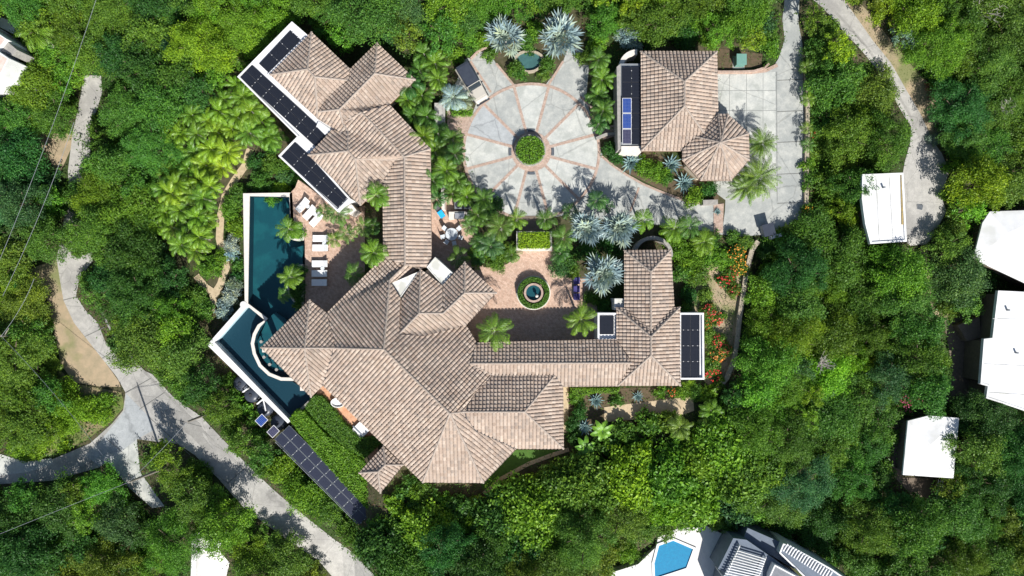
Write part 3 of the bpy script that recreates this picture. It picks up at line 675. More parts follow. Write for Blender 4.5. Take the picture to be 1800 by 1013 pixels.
mbx = MB(); mbx.prism(wpoly([(1084,118),(1091,112),(1091,262),(1086,264)], 2.9), 0, 2.9); part('side_wall', mbx, M['greystone'], gst, world=True)
mbx = MB(); mbx.prism(wpoly([(1092,257),(1127,257),(1127,268),(1092,266)], 2.95), 0, 2.95); part('end_wall', mbx, M['cap'], gst, world=True)
mbx = MB()
a0 = [tuple(W(1120-32*math.cos(t), 118-31*math.sin(t), 2.2)[:2]) for t in [i*math.pi/2/12 for i in range(13)]]
a1 = [tuple(W(1120-24*math.cos(t), 118-22*math.sin(t), 2.2)[:2]) for t in [i*math.pi/2/12 for i in range(13)]]
mbx.prism(a0+a1[::-1], 0, 2.2)
tag(link('curved_wall', mbx.mesh('curved_wall', M['cap'])), 'quarter-round pale wall at the upper left corner of the guest house', 'wall')
for i in range(5):
    for j in range(2):
        x0, y0 = 1094+j*16.5, 118+i*27.3
        if j == 0 and i >= 2:
            k_ = 'solarb' if i < 4 else 'solarp'
            lb = {2: 'upper of two bright blue solar panels on the guest house terrace', 3: 'lower of two bright blue solar panels on the guest house terrace', 4: 'purple grey solar panel with white frame on the guest house terrace'}[i]
            solar(((x0,y0),(x0+16,y0),(x0+16,y0+26.6),(x0,y0+26.6)), 3.1, lb, k_, 'solar panels on the guest house terrace', 'white', fr=0.05)
        else:
            solar(((x0,y0),(x0+16,y0),(x0+16,y0+26.8),(x0,y0+26.8)), 2.98, 'black panel in %s column on the guest house terrace, %s from top' % (['left', 'right'][j], ORD[i]), 'solar', 'solar panels on the guest house terrace', 'darkmetal')
dd, ww = (0.738, 0.675), (0.675, -0.738)
solar_grid((421.5,136.5), dd, ww, 26.4, 31, 7, 2, 3.05, 'on the long north-west roof', 'the upper end', group='solar panels on the long north-west flat roof', frame='darkmetal')
solar_grid((494.5,275), dd, ww, 27, 35, 5, 2, 3.05, 'on the roof beside the loungers', 'the upper end', group='solar panels on the flat roof beside the loungers', frame='darkmetal')
solar_grid((455,112.5), (0.683,-0.73), (0.73,0.683), 27, 25, 3, 1, 3.05, 'on the top corner roof', 'the lower left', group='solar panels on the top corner flat roof', frame='darkmetal')
solar_grid((1197,553), (0,1), (1,0), 27.6, 33, 4, 2, 3.12, 'on the east flat roof', 'the top', group='solar panels on the east wing flat roof', frame='darkmetal', sides=('left', 'right'))
solar(((1054,555),(1079,555),(1079,588),(1054,588)), 3.12, 'single black solar panel on the small flat roof left of the east wing', 'solar', None, 'darkmetal')
solar_grid((482,772), (0.705,0.709), (0.74,-0.673), 21.2, 36, 10, 2, -1.3, 'in the hedge-side bank', 'the water tanks', m='solarg', frame='greymetal', group='solar panels in the long bank below the hedge', sides=('road', 'hedge'), gap=0.45, fr=0.03)
solar(((448,740),(460,728),(472,738),(459,751)), -1.2, 'bright blue solar panel with white frame beside the black water tanks', 'solarb', None, 'white', fr=0.05)
solar(((469,759),(481,748),(492,757),(479,771)), -1.2, 'purple grey framed solar panel at the end of the long bank', 'solarp', None, 'white', fr=0.05)
fr_ = thing('panel_frame', 'grey steel posts and rails holding up the long bank of solar panels', 'frame', tuple(W(560,850,-3.5)))
for j in range(2):
    mbx = MB(); mbx.tube([W(484+j*22, 777-j*20, -1.4), W(628+j*22, 921-j*20, -1.4)], 0.05, 6); part('rail', mbx, M['greymetal'], fr_, world=True)
for i in range(6):
    for j in range(2):
        mbx = MB()
        p = W(486+i*28+j*22, 779+i*28-j*20, -1.35); mbx.tube([(p.x, p.y, gh(p.x, p.y)-0.2), (p.x, p.y, -1.36)], 0.04, 6)
        part('post', mbx, M['greymetal'], fr_, world=True)

# ---------------------------------------------------------------- neighbouring houses
def plain_house(name, label, px, z, zb, m, cat='house', **kw):
    p = [W(x, y, z) for x, y in px]; c = sum(p, Vector((0,0,0)))/len(p)
    t = thing(name, label, cat, (c.x, c.y, zb)); return t
def G0(px, py): return G(px, py).z
g = plain_house('garage', 'flat white roofed garage beside the round lane turning', [(1515,307),(1593,425)], 3, -1, None, 'garage')
flat_roof(g, [(1515,307),(1587,304),(1593,425),(1529,429),(1520,394),(1514,350)], 2.2, 1.8, par=0.22, ph=0.12)
walls(g, [(1515,307),(1587,304),(1593,425),(1529,429),(1520,394),(1514,350)], 2.0, -4, 0.3, M['browndeck'], False)
mbx = MB(); mbx.prism(wpoly([(1583,306),(1586.5,306),(1589,395),(1585,395)], 2.26), 2.2, 2.28); part('rusty_gutter', mbx, mat('rusty_leaf_filled_gutter', (0.45,0.33,0.12), (0.25,0.2,0.12), 4), g, world=True)
g = plain_house('white_house', 'white roofed house at the right edge beside the yellow-green tree', [(1712,371),(1900,520)], 2, -3, None)
def lowroof(parent, faces, ze, k, name='hip_roof', m=None):
    fs = roof_section(faces, ze, k); mb = MB()
    for q, e, z0 in fs:
        tr = tessellate_polygon([[Vector((p.x, p.y, 0)) for p in q]])
        mb.add(q, [t if (q[t[1]]-q[t[0]]).cross(q[t[2]]-q[t[0]]).z > 0 else (t[0], t[2], t[1]) for t in tr])
        n = len(q)
        mb.add(q+[p-Vector((0,0,0.25)) for p in q], [(i, n+i, n+(i+1)%n, (i+1)%n) for i in range(n)])
    return part(name, mb, m or M['white'], parent, world=True)
lowroof(g, [([(1740,372),(1860,368),(1772,410)], 0), ([(1740,372),(1727,392),(1711,455),(1772,470),(1772,410)], ((1740,372),(1705,480))), ([(1772,470),(1772,410),(1860,368),(1900,500)], None), ([(1711,455),(1850,520),(1900,500),(1772,470)], 0)], 0.4, 0.22)
walls(g, [(1740,372),(1860,368),(1900,500),(1850,520),(1711,455),(1727,392)], 0.3, -5, 0.5, M['browndeck'], False)
g = plain_house('white_house', 'large stepped white roofed house at the right edge above the square white roof', [(1724,511),(1900,720)], 2, -3, None)
flat_roof(g, [(1754,511),(1900,518),(1900,760),(1800,722),(1770,712),(1733,700),(1736,679),(1723,675),(1729,596),(1744,594)], 0.6, 0.2, par=0.2, ph=0.06)
walls(g, [(1754,511),(1900,518),(1900,760),(1800,722),(1770,712),(1733,700),(1736,679),(1723,675),(1729,596),(1744,594)], 0.4, -5, 0.4, M['browndeck'], False)
mbx = MB(); mbx.prism(wpoly([(1683,572),(1722,556),(1724,594),(1700,600)], -2.2), -5, -2.2); part('terrace', mbx, M['browndeck'], g, world=True)
sheet('neighbour_court', [(1656,553),(1750,540),(1750,610),(1724,690),(1740,705),(1690,735),(1640,735),(1650,660),(1672,640)], M['browndeck'], 0.05)
sheet('neighbour_walk', [(1618,432),(1632,432),(1648,545),(1680,552),(1660,560),(1640,552)], M['sand'], 0.06)
g = plain_house('white_pavilion', 'square white hipped roof pavilion at lower right beside pink flowers', [(1587,731),(1686,841)], 2, -3, None)
lowroof(g, [([(1596,740),(1632,731),(1686,735),(1636,782)], ((1632,731),(1686,735))), ([(1686,735),(1676,841),(1636,782)], 0), ([(1676,841),(1587,835),(1636,782)], 0), ([(1587,835),(1596,740),(1636,782)], 0)], 0.2, 0.16)
walls(g, [(1596,738),(1686,735),(1676,841),(1587,835)], 0.1, -5, 0.3, M['browndeck'], False)
sheet('pavilion_deck', [(1570,735),(1592,735),(1585,840),(1640,840),(1645,880),(1600,870),(1565,830)], M['browndeck'], 0.05)
for k in range(5): pass
mbx = MB()
for k in range(3): 
    a = W(1650+k*4, 843, -1.8); b = W(1646+k*4, 878, -1.8); mbx.tube([a, b], 0.06, 6)
for k in range(6):
    a = W(1650-k*0.6, 846+k*6, -1.75); b = W(1660-k*0.6, 847+k*6, -1.75); mbx.tube([a, b], 0.05, 6)
tag(link('white_railing', mbx.mesh('white_railing', M['white'])), 'white slatted railing below the square white pavilion roof', 'railing')
for (nm, lines, vents, z) in (('garage', [((1540,308),(1546,427)),((1563,306),(1570,426))], [(1552,330)], 2.22), ('stepped house', [((1745,560),(1900,566)),((1730,640),(1900,648)),((1735,690),(1900,700))], [(1770,545),(1785,620)], 0.62)):
    par_ = [o for o in C.objects if o.parent is None and o.get('label', '').startswith('flat white roofed garage' if nm == 'garage' else 'large stepped')][0]
    for l in lines:
        mbx = MB(); mbx.tube([W(*l[0], z), W(*l[1], z)], 0.035, 4); part('roof_seam', mbx, M['dirtywhite'], par_, world=True)
    for v in vents:
        c = W(*v, z); mbx = MB(); mbx.tube([c, c+Vector((0,0,0.4))], 0.12, 10); part('vent_pipe', mbx, M['greymetal'], par_, world=True)
# pool house at the bottom edge
g = plain_house('pool_house', 'white and blue-grey house with pergola cut by the bottom edge', [(1280,940),(1500,1060)], 0, -4, None)
flat_roof(g, [(1289,946),(1312,949),(1352,977),(1400,1013),(1440,1060),(1262,1060),(1275,1005),(1262,1000)], 0.4, -6, m=M['slate'], par=0.1, ph=0.04, pm=M['slate'])
flat_roof(g, [(1314,928),(1376,955),(1400,985),(1395,1000),(1345,970),(1305,950)], -0.6, -6, m=M['slate'], par=0.1, ph=0.04, pm=M['slate'])
flat_roof(g, [(1361,992),(1410,1018),(1440,1060),(1350,1060),(1352,1012)], 1.2, -6, m=M['bluegreyroof'], par=0.15, ph=0.15)
flat_roof(g, [(1376,955),(1388,958),(1462,1000),(1520,1040),(1480,1060),(1440,1040),(1369,972)], 0.3, -6, m=M['slate'], par=0.18, ph=0.12)
mbx = MB()
for k in range(18):
    a = W(1381+k*4.6, 963+k*2.9, 0.5); mbx.box((a.x, a.y, 0.48), (0.14, 1.0, 0.06), -0.55)
part('roof_slats', mbx, M['alu'], g, world=True)
mbx = MB(); mbx.box((0,0,0), (0.01,0.01,0.01))
mbx = MB()
for k in range(11):
    t = k/10; a = W(1296-24*t, 968+44*t, 0.9); b = W(1346-14*t, 983+42*t, 0.9); mbx.tube([a, b], 0.08, 6)
mbx.tube([W(1300,960,0.8), W(1274,1018,0.8)], 0.1, 6); mbx.tube([W(1346,980,0.8), W(1326,1030,0.8)], 0.1, 6)
for p in ((1300,960),(1274,1018),(1346,980)): a = W(*p, 0.8); mbx.tube([a, (a.x, a.y, -5)], 0.1, 6)
part('pergola', mbx, M['white'], g, world=True)
def pool_px(px, z): return wpoly(px, z)
dz = -3.0
mbx = MB(); mbx.prism(wpoly([(1075,1007),(1122,992),(1153,962),(1157,945),(1190,930),(1242,925),(1278,943),(1270,1000),(1262,1060),(1060,1060)], dz), dz-3, dz)
tag(link('pool_deck', mbx.mesh('pool_deck', M['whitedeck'])), kind='structure')
t = thing('swimming_pool', 'bright blue six-sided swimming pool in a white deck at the bottom edge', 'pool', tuple(W(1185,985,dz)))
P2 = [(1158,959),(1183,950),(1218,965),(1206,998),(1151,1016),(1150,990)]
mbx = MB(); mbx.prism(wpoly(P2, dz), dz-0.1, dz+0.02); part('basin', mbx, M['bluetile'], t, world=True)
mbx = MB(); pw = wpoly(P2, dz); mbx.ring(inset(pw, -0.3), pw, dz-0.1, dz+0.14); part('coping', mbx, M['white'], t, world=True)
mbx = MB(); mbx.prism(inset(pw, 0.004), dz+0.06, dz+0.10); part('water', mbx, M['clearwater'], t, world=True)
# houses in the top left corner, patch at the bottom left
g = plain_house('corner_house', 'pink and white stepped roofs of a house in the top left corner', [(-40,40),(35,130)], 2, -3, None)
flat_roof(g, [(-60,20),(0,61),(12,69),(-30,120),(-60,110)], 1.2, -6, m=M['terratile'], par=0.1, ph=0.03, pm=M['white'])
flat_roof(g, [(0,62),(30,88),(22,98),(0,88),(-20,95)], 0.8, -6, m=M['greystone'], par=0.1, ph=0.03, pm=M['greystone'])
flat_roof(g, [(-60,80),(-2,91),(16,103),(2,132),(-60,150)], 1.6, -6, m=M['terratile'], par=0.16, ph=0.03)
mbx = MB(); mbx.prism(wpoly([(0,30),(14,35),(42,52),(40,62),(20,58),(0,48)], -2.5), -5, -2.5); part('white_ledge', mbx, M['white'], g, world=True)
g = plain_house('hill_hut', 'pale stone hut ruin between palms in the top left corner', [(62,60),(96,84)], 2, -3, None, 'hut')
flat_roof(g, [(66,58),(72,60),(96,80),(92,87),(78,76)], -2.0, -5, m=M['cap'], par=0.15, ph=0.05, pm=M['cap'])
sheet('white_yard', [(343,938),(352,936),(370,950),(386,968),(404,990),(398,1013),(400,1060),(340,1060),(338,960)], M['whitedeck'], 0.05)
mbx = MB(); mbx.prism(wpoly([(337,952),(344,945),(344,1000),(340,1060),(334,1060)], -3.5), -8, -3.5); tag(link('white_wall', mbx.mesh('white_wall', M['white'])), 'low white wall beside the pale yard at lower left', 'wall')
mbx = MB(); mbx.prism(wpoly([(370,948),(384,947),(390,955),(382,966)], -3.2), -8, -3.2); tag(link('yard_canopy', mbx.mesh('yard_canopy', M['white'])), 'small white canopy over the pale yard at lower left', 'canopy')
WDZ = ZD; W0, wpoly0 = W, wpoly
def W(px, py, z=0.0): return W0(px, py, z+ZD)
def wpoly(px, z): return [tuple(W(x, y, z)[:2]) for x, y in px]
# ---------------------------------------------------------------- the pools
mbx = MB()
UP = [(436,345),(509,345),(510,400),(524,402),(533,412),(533,498),(536,545),(545,600),(545,660),(511,665),(494,664),(473,655),(458,640),(450,622),(446,604),(449,590),(456,577),(468,562),(436,532)]
LP = [(431,543),(437,541),(463,562),(450,575),(443,588),(440,604),(444,624),(453,643),(470,660),(492,670),(511,672),(538,690),(545,700),(510,738),(374,604)]
pool = thing('swimming_pool', 'long teal infinity pool beside the white loungers, reaching under the pavilion roof', 'pool', tuple(W(480,470,-1.5)))
mbx = MB(); mbx.prism(wpoly(UP, -0.12), -1.75, -1.55); part('basin', mbx, M['pooltile'], pool, world=True)
def open_wall(mbw, line, wm, z0, z1, closed=False, mi=0):
    n = len(line); L = []; R = []
    for i in range(n):
        a = Vector(line[i-1] if (i > 0 or closed) else line[0]); b = Vector(line[(i+1) % n] if (i < n-1 or closed) else line[-1]); p = Vector(line[i])
        d = (b-a).normalized(); q = Vector((-d.y, d.x))
        if 0 < i < n-1 or closed:
            e1 = (p-a).normalized(); cs = max(0.45, abs(e1.dot(d))); q = q/cs
        q *= wm/2; L.append(p+q); R.append(p-q)
    poly = [(p.x, p.y) for p in L]+[(p.x, p.y) for p in R[::-1]]
    if closed: mbw.ring([(p.x, p.y) for p in L], [(p.x, p.y) for p in R], z0, z1, mi)
    else: mbw.prism(poly, z0, z1, mi)
mbx = MB(); open_wall(mbx, wpoly([(514,400),(511,342.5),(433,342.5),(433,534),(468,561.5),(455,573),(447,588),(443.5,604),(447,622),(457,643),(473,658),(494,666.5),(516,667)], 0), 0.38, -0.1, 0.0)
part('coping', mbx, M['cap'], pool, world=True)
mbx = MB(); open_wall(mbx, wpoly([(514,400),(511,342.5),(433,342.5),(433,534),(468,561.5),(455,573),(447,588),(443.5,604),(447,622),(457,643),(473,658),(494,666.5),(516,667)], 0), 0.34, -4.2, -0.1); part('basin_wall', mbx, M['pooltile2'], pool, world=True)
mbx = MB(); mbx.prism(wpoly([(436,345),(509,345),(510,400),(524,402),(533,412),(533,498),(536,545),(545,600),(545,663),(511,666),(494,665),(473,656),(457,642),(448,622),(445,604),(448,588),(456,574),(468,562),(436,532)], -0.12), -0.14, -0.12)
part('water', mbx, M['water'], pool, world=True)
mbx = MB()
for (a, b, z) in (((534,432),(534,500),-0.45), ((470,552),(494,572),-0.5)): pass
mbx.prism(wpoly([(512,436),(532,432),(532,466),(512,464)], -0.4), -1.6, -0.45); mbx.prism(wpoly([(520,436),(532,432),(532,466),(520,464)], -0.3), -1.6, -0.3)
part('steps', mbx, M['pooltile'], pool, world=True)
mbx = MB(); mbx.prism(wpoly([(470,560),(484,549),(500,560),(530,600),(530,650),(500,655),(470,645),(455,620),(452,600)], -0.6), -1.6, -0.75)
part('shallow_shelf', mbx, M['pooltile'], pool, world=True)
low = thing('lower_pool', 'dark blue lower basin with white rim forming the pointed left corner of the pools', 'pool', tuple(W(440,640,-2.0)))
mbx = MB(); mbx.prism(wpoly(LP, -0.6), -1.9, -1.25); part('basin', mbx, M['pooltile2'], low, world=True)
mbx = MB(); mbx.prism(wpoly(LP, -0.6), -0.57, -0.55); part('water', mbx, water('rippled_water', (0.75, 0.88, 0.92), 0.12, 0.4, 4), low, world=True)
mbx = MB(); open_wall(mbx, wpoly([(428,539),(370.5,604),(508,742)], 0), 0.42, -5.5, 0.02); part('coping', mbx, M['white'], low, world=True)
mbx = MB(); open_wall(mbx, wpoly([(508,741),(549,701)], -0.4), 0.3, -5, -0.35); part('end_wall', mbx, M['greystone'], low, world=True)
mbx = MB(); c = W(428,536,0.05); mbx.disc((c.x, c.y), 0.42, -3, 0.06, 20); part('corner_pier', mbx, M['white'], low, world=True)
# planters that bulge into the pool
for i, (px, py, r, lb) in enumerate(((520,408,15,'round stone planter bulging into the pool by the angled loungers'), )):
    c = W(px, py, 0.15); t = thing('pool_planter', lb, 'planter', (c.x, c.y, -1.5+ZD))
    a = MB(); a.ring(circ(0, 0, 1.02, 32), circ(0, 0, 0.8, 32), -0.2, 1.72); part('rim', a, M['cap'], t); a = MB(); a.disc((0, 0), 0.81, 0, 1.6); part('soil', a, M['soil'], t)
c = W(520, 500, 0.15); t = thing('pool_planter', 'long kidney-shaped planter bulging into the pool beside the shaded loungers', 'planter', (c.x, c.y, -1.5+ZD))
pl = [(12,-36),(2,-34),(-8,-26),(-15,-10),(-16,5),(-12,20),(-2,34),(8,40),(13,38)]
pl = [(x/15, -y/15) for x, y in pl]; a = MB(); a.ring(pl, inset(pl, 0.22), -0.2, 1.7); part('rim', a, M['cap'], t); a = MB(); a.prism(inset(pl, 0.2), 0, 1.6); part('soil', a, M['soil'], t)
# stools under the pavilion eave, standing on the pool shelf
for i, p in enumerate([(459,601),(464,628),(474,641),(486,650)]):
    c = W(*p, 0); t = thing('bar_stool', '%s round stool from the left under the pavilion eave in the pool' % ORD[i], 'stool', (c.x, c.y, -0.75+ZD), 0, 'stools in the pool')
    a = MB(); a.disc((0,0), 0.18, 0.72, 0.8, 20); part('seat', a, M['greystone'], t); a = MB(); a.tube([(0,0,0), (0,0,0.72)], 0.07, 8); part('pedestal', a, M['greymetal'], t)
del W, wpoly
W, wpoly = W0, wpoly0; WDZ = 0.0
# white cylindrical water tanks
for i, (px, py, r) in enumerate([(422,675,14),(441,695,14),(464,719,14.5),(488,744,14.5)]):
    c = W(px, py, -2.0); zb = gh(c.x, c.y)-0.1; R_ = r/15*0.98; hh = -2.0-zb
    t = thing('water_tank', ['uppermost', 'second', 'third', 'lowest'][i]+' black round water tank below the white pool wall', 'water tank', (c.x, c.y, zb), 0, 'black water tanks below the pool wall')
    a = MB(); a.tube([(0,0,0), (0,0,hh-0.3)], R_, 32); 
    for k in range(6): z = 0.2+k*(hh-0.6)/6; a.ring(circ(0,0,R_+0.03,32), circ(0,0,R_-0.05,32), z, z+0.08)
    part('body', a, M['black'], t, True)
    a = MB(); a.dome((0,0,hh-0.3), R_*0.99, 0.42, 32, 6); part('lid', a, M['black'], t, True)
    a = MB(); a.disc((0,0), 0.2, hh+0.08, hh+0.2, 16); part('hatch', a, M['darkmetal'], t)
for a_, b_, lb in (((463,704),(467,722),'white pipe lying across the third black water tank'), ((427,689),(434,684),'short white pipe between the two uppermost black water tanks'), ((452,710),(462,702),'bent white pipe between the second and third black tanks'), ((500,762),(509,752),'white pipe at the corner where the panel bank begins')):
    a = MB(); p = W(*a_, -1.7); q = W(*b_, -1.6); a.tube([p+Vector((0,0,-1.2)), p, q, q+Vector((0,0,-1))], 0.09, 8)
    tag(link('water_pipe', a.mesh('water_pipe', M['white'])), lb, 'pipe')

# ---------------------------------------------------------------- furniture and fittings
def lounger(px, py, ang, label, group, first=[None]):
    c = W(px, py, 0.35+ZD); z = ZD
    t = thing('sun_lounger', label, 'sun lounger', (c.x, c.y, z), ang, group)
    L_, w_ = 1.95, 0.78
    a = MB(); a.box((-0.3, 0, 0.28), (1.35, w_-0.06, 0.06)); a.box((0.62, w_/2-0.06, 0.28), (0.75, 0.05, 0.06)); a.box((0.62, -w_/2+0.06, 0.28), (0.75, 0.05, 0.06)); part('frame', a, M['wood'], t)
    a = MB(); a.box((-0.3, 0, 0.36), (1.3, w_, 0.11)); part('seat_cushion', a, M['cushion'], t)
    a = MB(); a.box((0.62, 0, 0.50), (0.72, w_, 0.11), 0, 0, -0.5); part('back_cushion', a, M['cushion'], t)
    for sx in (-0.85, 0.85):
        for sy in (-0.3, 0.3): a = MB(); a.box((sx, sy, 0.13), (0.07, 0.07, 0.26)); part('leg', a, M['wood'], t)
    return t
G1 = 'white sun loungers on the brick pool terrace'
for i, (x, y) in enumerate([(532.5,361),(545,374),(556.5,386)]): lounger(x, y, math.radians(47), ['upper left', 'middle', 'lower right'][i]+' of the three angled white loungers beside the flat roof wing', G1)
for i, (x, y) in enumerate([(564,419.5),(563.5,436),(562.5,464),(562,481),(562,497)]):
    lounger(x, y, 0.0, ['upper one of the pair of sunlit straight white loungers', 'lower one of the pair of sunlit straight white loungers', 'straight white lounger at the edge of the roof shadow', 'upper one of two loungers lying fully in shade', 'lowest lounger, lying fully in shade'][i], G1)
for (x, y, lb) in ((541,363,'small round table between the upper two angled loungers'),(553,376,'small round table between the lower two angled loungers'),(570,428,'small round table between the pair of sunlit straight loungers'),(567,472,'small round table below the lounger at the shadow edge')):
    c = W(x, y, 0.4+ZD); t = thing('side_table', lb, 'side table', (c.x, c.y, ZD), 0, 'side tables between the loungers')
    a = MB(); a.disc((0,0), 0.24, 0.42, 0.46, 20); part('table_top', a, M['tableglass'], t); a = MB(); a.tube([(0,0,0), (0,0,0.42)], 0.04, 8); part('pedestal', a, M['greymetal'], t)
# breakfast patio beside the long wing
c = W(794, 412, 0.75); t = thing('dining_table', 'round pale patio table with chairs around it right of the long wing', 'table', (c.x, c.y, 0.05))
a = MB(); a.disc((0,0), 0.72, 0.68, 0.73, 32); part('table_top', a, M['tableglass'], t); a = MB(); a.tube([(0,0,0), (0,0,0.68)], 0.12, 10); part('pedestal', a, M['greymetal'], t)
for i, ang in enumerate([140, 40, -20, -75, -125, 195]):
    A = math.radians(ang); ch = thing('patio_chair', ['upper left', 'upper right', 'right', 'lower right', 'lower left', 'left'][i]+' chair at the round pale patio table', 'chair', (c.x+1.05*math.cos(A), c.y+1.05*math.sin(A), 0.05), A, 'chairs around the patio table')
    a = MB(); a.box((0,0,0.45), (0.48,0.48,0.06)); part('seat', a, M['tableglass'], ch); a = MB(); a.box((0.26,0,0.7), (0.06,0.48,0.5)); part('backrest', a, M['tableglass'], ch)
    for sx in (-0.2, 0.2):
        for sy in (-0.2, 0.2): a = MB(); a.box((sx, sy, 0.21), (0.04,0.04,0.42)); part('leg', a, M['greymetal'], ch)
c = W(773, 373, 0.4); t = thing('deck_chair', 'dark patio chair with a sky blue towel near the long wing', 'chair', (c.x, c.y, 0.05), math.radians(-55))
a = MB(); a.box((0,0,0.3), (1.5,0.6,0.06)); part('frame', a, M['darkmetal'], t); a = MB(); a.box((-0.55,0,0.5), (0.5,0.6,0.06), 0, 0, 0.7); part('backrest', a, M['darkmetal'], t); a = MB(); a.box((0.3,0,0.36), (0.85,0.62,0.06)); part('towel', a, M['cyan'], t)
for i, x in enumerate((805.5, 821)):
    c = W(x, 360.5, 0.9); t = thing('air_conditioner', ['left', 'right'][i]+' dark air conditioner unit with round fan above the barbecue counter', 'air conditioner', (c.x, c.y, 0.0), 0, 'air conditioner units')
    a = MB(); a.box((0,0,0.45), (0.86,0.86,0.9)); part('casing', a, M['greymetal'], t); a = MB(); a.ring(circ(0,0,0.36,24), circ(0,0,0.31,24), 0.9, 0.94); part('fan_rim', a, M['darkmetal'], t)
    a = MB(); a.disc((0,0), 0.31, 0.88, 0.905, 24); part('fan_grille', a, M['darkmetal'], t)
    a = MB()
    for k in range(5):
        an = k*2*math.pi/5; a.box((0.14*math.cos(an), 0.14*math.sin(an), 0.92), (0.26,0.09,0.012), an)
    part('fan_blades', a, M['black'], t)
c = W(808, 379, 0.9); t = thing('barbecue_counter', 'stone barbecue counter with built-in steel grill below the air conditioners', 'barbecue', (c.x, c.y, 0.05))
a = MB(); a.box((-0.95,0,0.44), (0.62,0.85,0.88)); a.box((0.98,0,0.44), (0.5,0.8,0.88)); a.box((0,0.32,0.40), (1.3,0.3,0.80)); part('counter', a, M['cap'], t)
a = MB(); a.box((0,-0.02,0.86), (1.1,0.62,0.16)); part('grill_lid', a, M['alu'], t); a = MB(); a.tube([(-0.45,-0.36,0.9), (0.45,-0.36,0.9)], 0.03, 6); part('handle', a, M['alu'], t)
a = MB(); a.box((0,-0.1,0.38), (1.2,0.5,0.76)); part('cabinet', a, M['darkmetal'], t)
c = W(825, 387, 0.9); t = thing('planter_bowl', 'white rimmed basin right of the barbecue counter', 'basin', (c.x, c.y, 0.05))
a = MB(); a.disc((0,0), 0.25, 0, 0.7, 20); part('stem', a, M['cap'], t); a = MB(); a.ring(circ(0,0,0.4,24), circ(0,0,0.3,24), 0.6, 0.85); part('rim', a, M['cap'], t)
for i, y in enumerate((494, 508, 522)):
    c = W(1013, y, 0.5); t = thing('garden_chair', ['uppermost', 'middle', 'lowest'][i]+' indigo seat along the right side of the courtyard', 'chair', (c.x, c.y, 0.05), 0, 'indigo seats on the right side of the courtyard')
    a = MB(); a.box((0,0,0.36), (0.62,0.75,0.14)); part('seat', a, M['purple'], t); a = MB(); a.box((0.32,0,0.58), (0.12,0.8,0.45)); part('backrest', a, M['purple'], t)
    for sx in (-0.25, 0.25):
        for sy in (-0.3, 0.3): a = MB(); a.box((sx, sy, 0.14), (0.06,0.06,0.28)); part('leg', a, M['darkmetal'], t)
for i, a_ in enumerate((0, 90, 180, 270)):
    p = cpx(37.5, a_); c = W(*p, 0.1); t = thing('drain_grate', 'dark curved iron grate %s the round planter in the forecourt' % ['right of', 'above', 'left of', 'below'][i], 'grate', (c.x, c.y, 0.0), math.radians(a_), 'iron grates around the round planter')
    a = MB(); L1 = [(2.68*math.cos(x)-2.5, 2.68*math.sin(x)) for x in [(-9.5+k*19/10)*math.pi/180 for k in range(11)]]; L2 = [(2.36*math.cos(x)-2.5, 2.36*math.sin(x)) for x in [(-9.5+k*19/10)*math.pi/180 for k in range(11)]]
    a.prism(L1+L2[::-1], 0.09, 0.13); part('plate', a, M['black'], t)
    a = MB()
    for k in range(9):
        x = (-8.5+k*17/8)*math.pi/180; a.box((2.52*math.cos(x)-2.5, 2.52*math.sin(x), 0.14), (0.28,0.035,0.03), x)
    part('bars', a, M['greymetal'], t)
c = W(932, 264, 0.6); t = thing('round_planter', 'raised round stone planter at the centre of the forecourt circle', 'planter', (c.x, c.y, 0))
a = MB(); a.ring(circ(0,0,1.82,48), circ(0,0,1.58,48), 0, 0.75); part('wall', a, M['greystone'], t); a = MB(); a.disc((0,0), 1.6, 0, 0.6, 32); part('soil', a, M['soil'], t)
c = W(938, 515, 0.7); t = thing('fountain', 'round stone fountain basin in the brick courtyard', 'fountain', (c.x, c.y, 0.05))
a = MB(); a.ring(circ(0,0,1.12,48), circ(0,0,0.88,48), 0, 0.85); part('rim', a, M['brick2'], t); a = MB(); a.disc((0,0), 0.9, 0, 0.45, 32); part('basin', a, M['pooltile'], t)
a = MB(); a.disc((0,0), 0.885, 0.6, 0.68, 32); part('water', a, M['water'], t)
a = MB(); a.disc((0.35,-0.35), 0.16, 0.2, 1.0, 10, r1=0.10); a.dome((0.35,-0.35,1.0), 0.2, 0.35, 12, 4); part('statue', a, M['cap'], t, True)
a = MB(); a.ring(circ(0,0,2.0,48), circ(0,0,1.86,48), 0, 0.3); part('kerb', a, M['cap'], t)
c = W(930, 106, 0.3); t = thing('garden_pond', 'half-round stone edged pond above the forecourt circle between silver palms', 'pond', (c.x, c.y, 0))
pd = [(1.45*math.cos(x), 1.0*math.sin(x)*(1.25 if math.sin(x) < 0 else 0.9)) for x in [k*2*math.pi/40 for k in range(40)]]
a = MB(); a.ring([(x*1.22, y*1.22+0.05) for x, y in pd], pd, 0, 0.45); part('rim', a, M['stone'], t); a = MB(); a.prism(pd, 0.0, 0.12); part('basin', a, mat('murky_pond_bed', (0.08,0.16,0.155), (0.06,0.12,0.12), 2), t)
a = MB(); a.prism([(x*0.995, y*0.995) for x, y in pd], 0.28, 0.3); part('water', a, M['water'], t)
a = MB(); a.ring([(x*1.35, y*1.3+0.15) for x, y in pd[:21]], [(x*1.2, y*1.2+0.1) for x, y in pd[:21]], 0, 0.6)
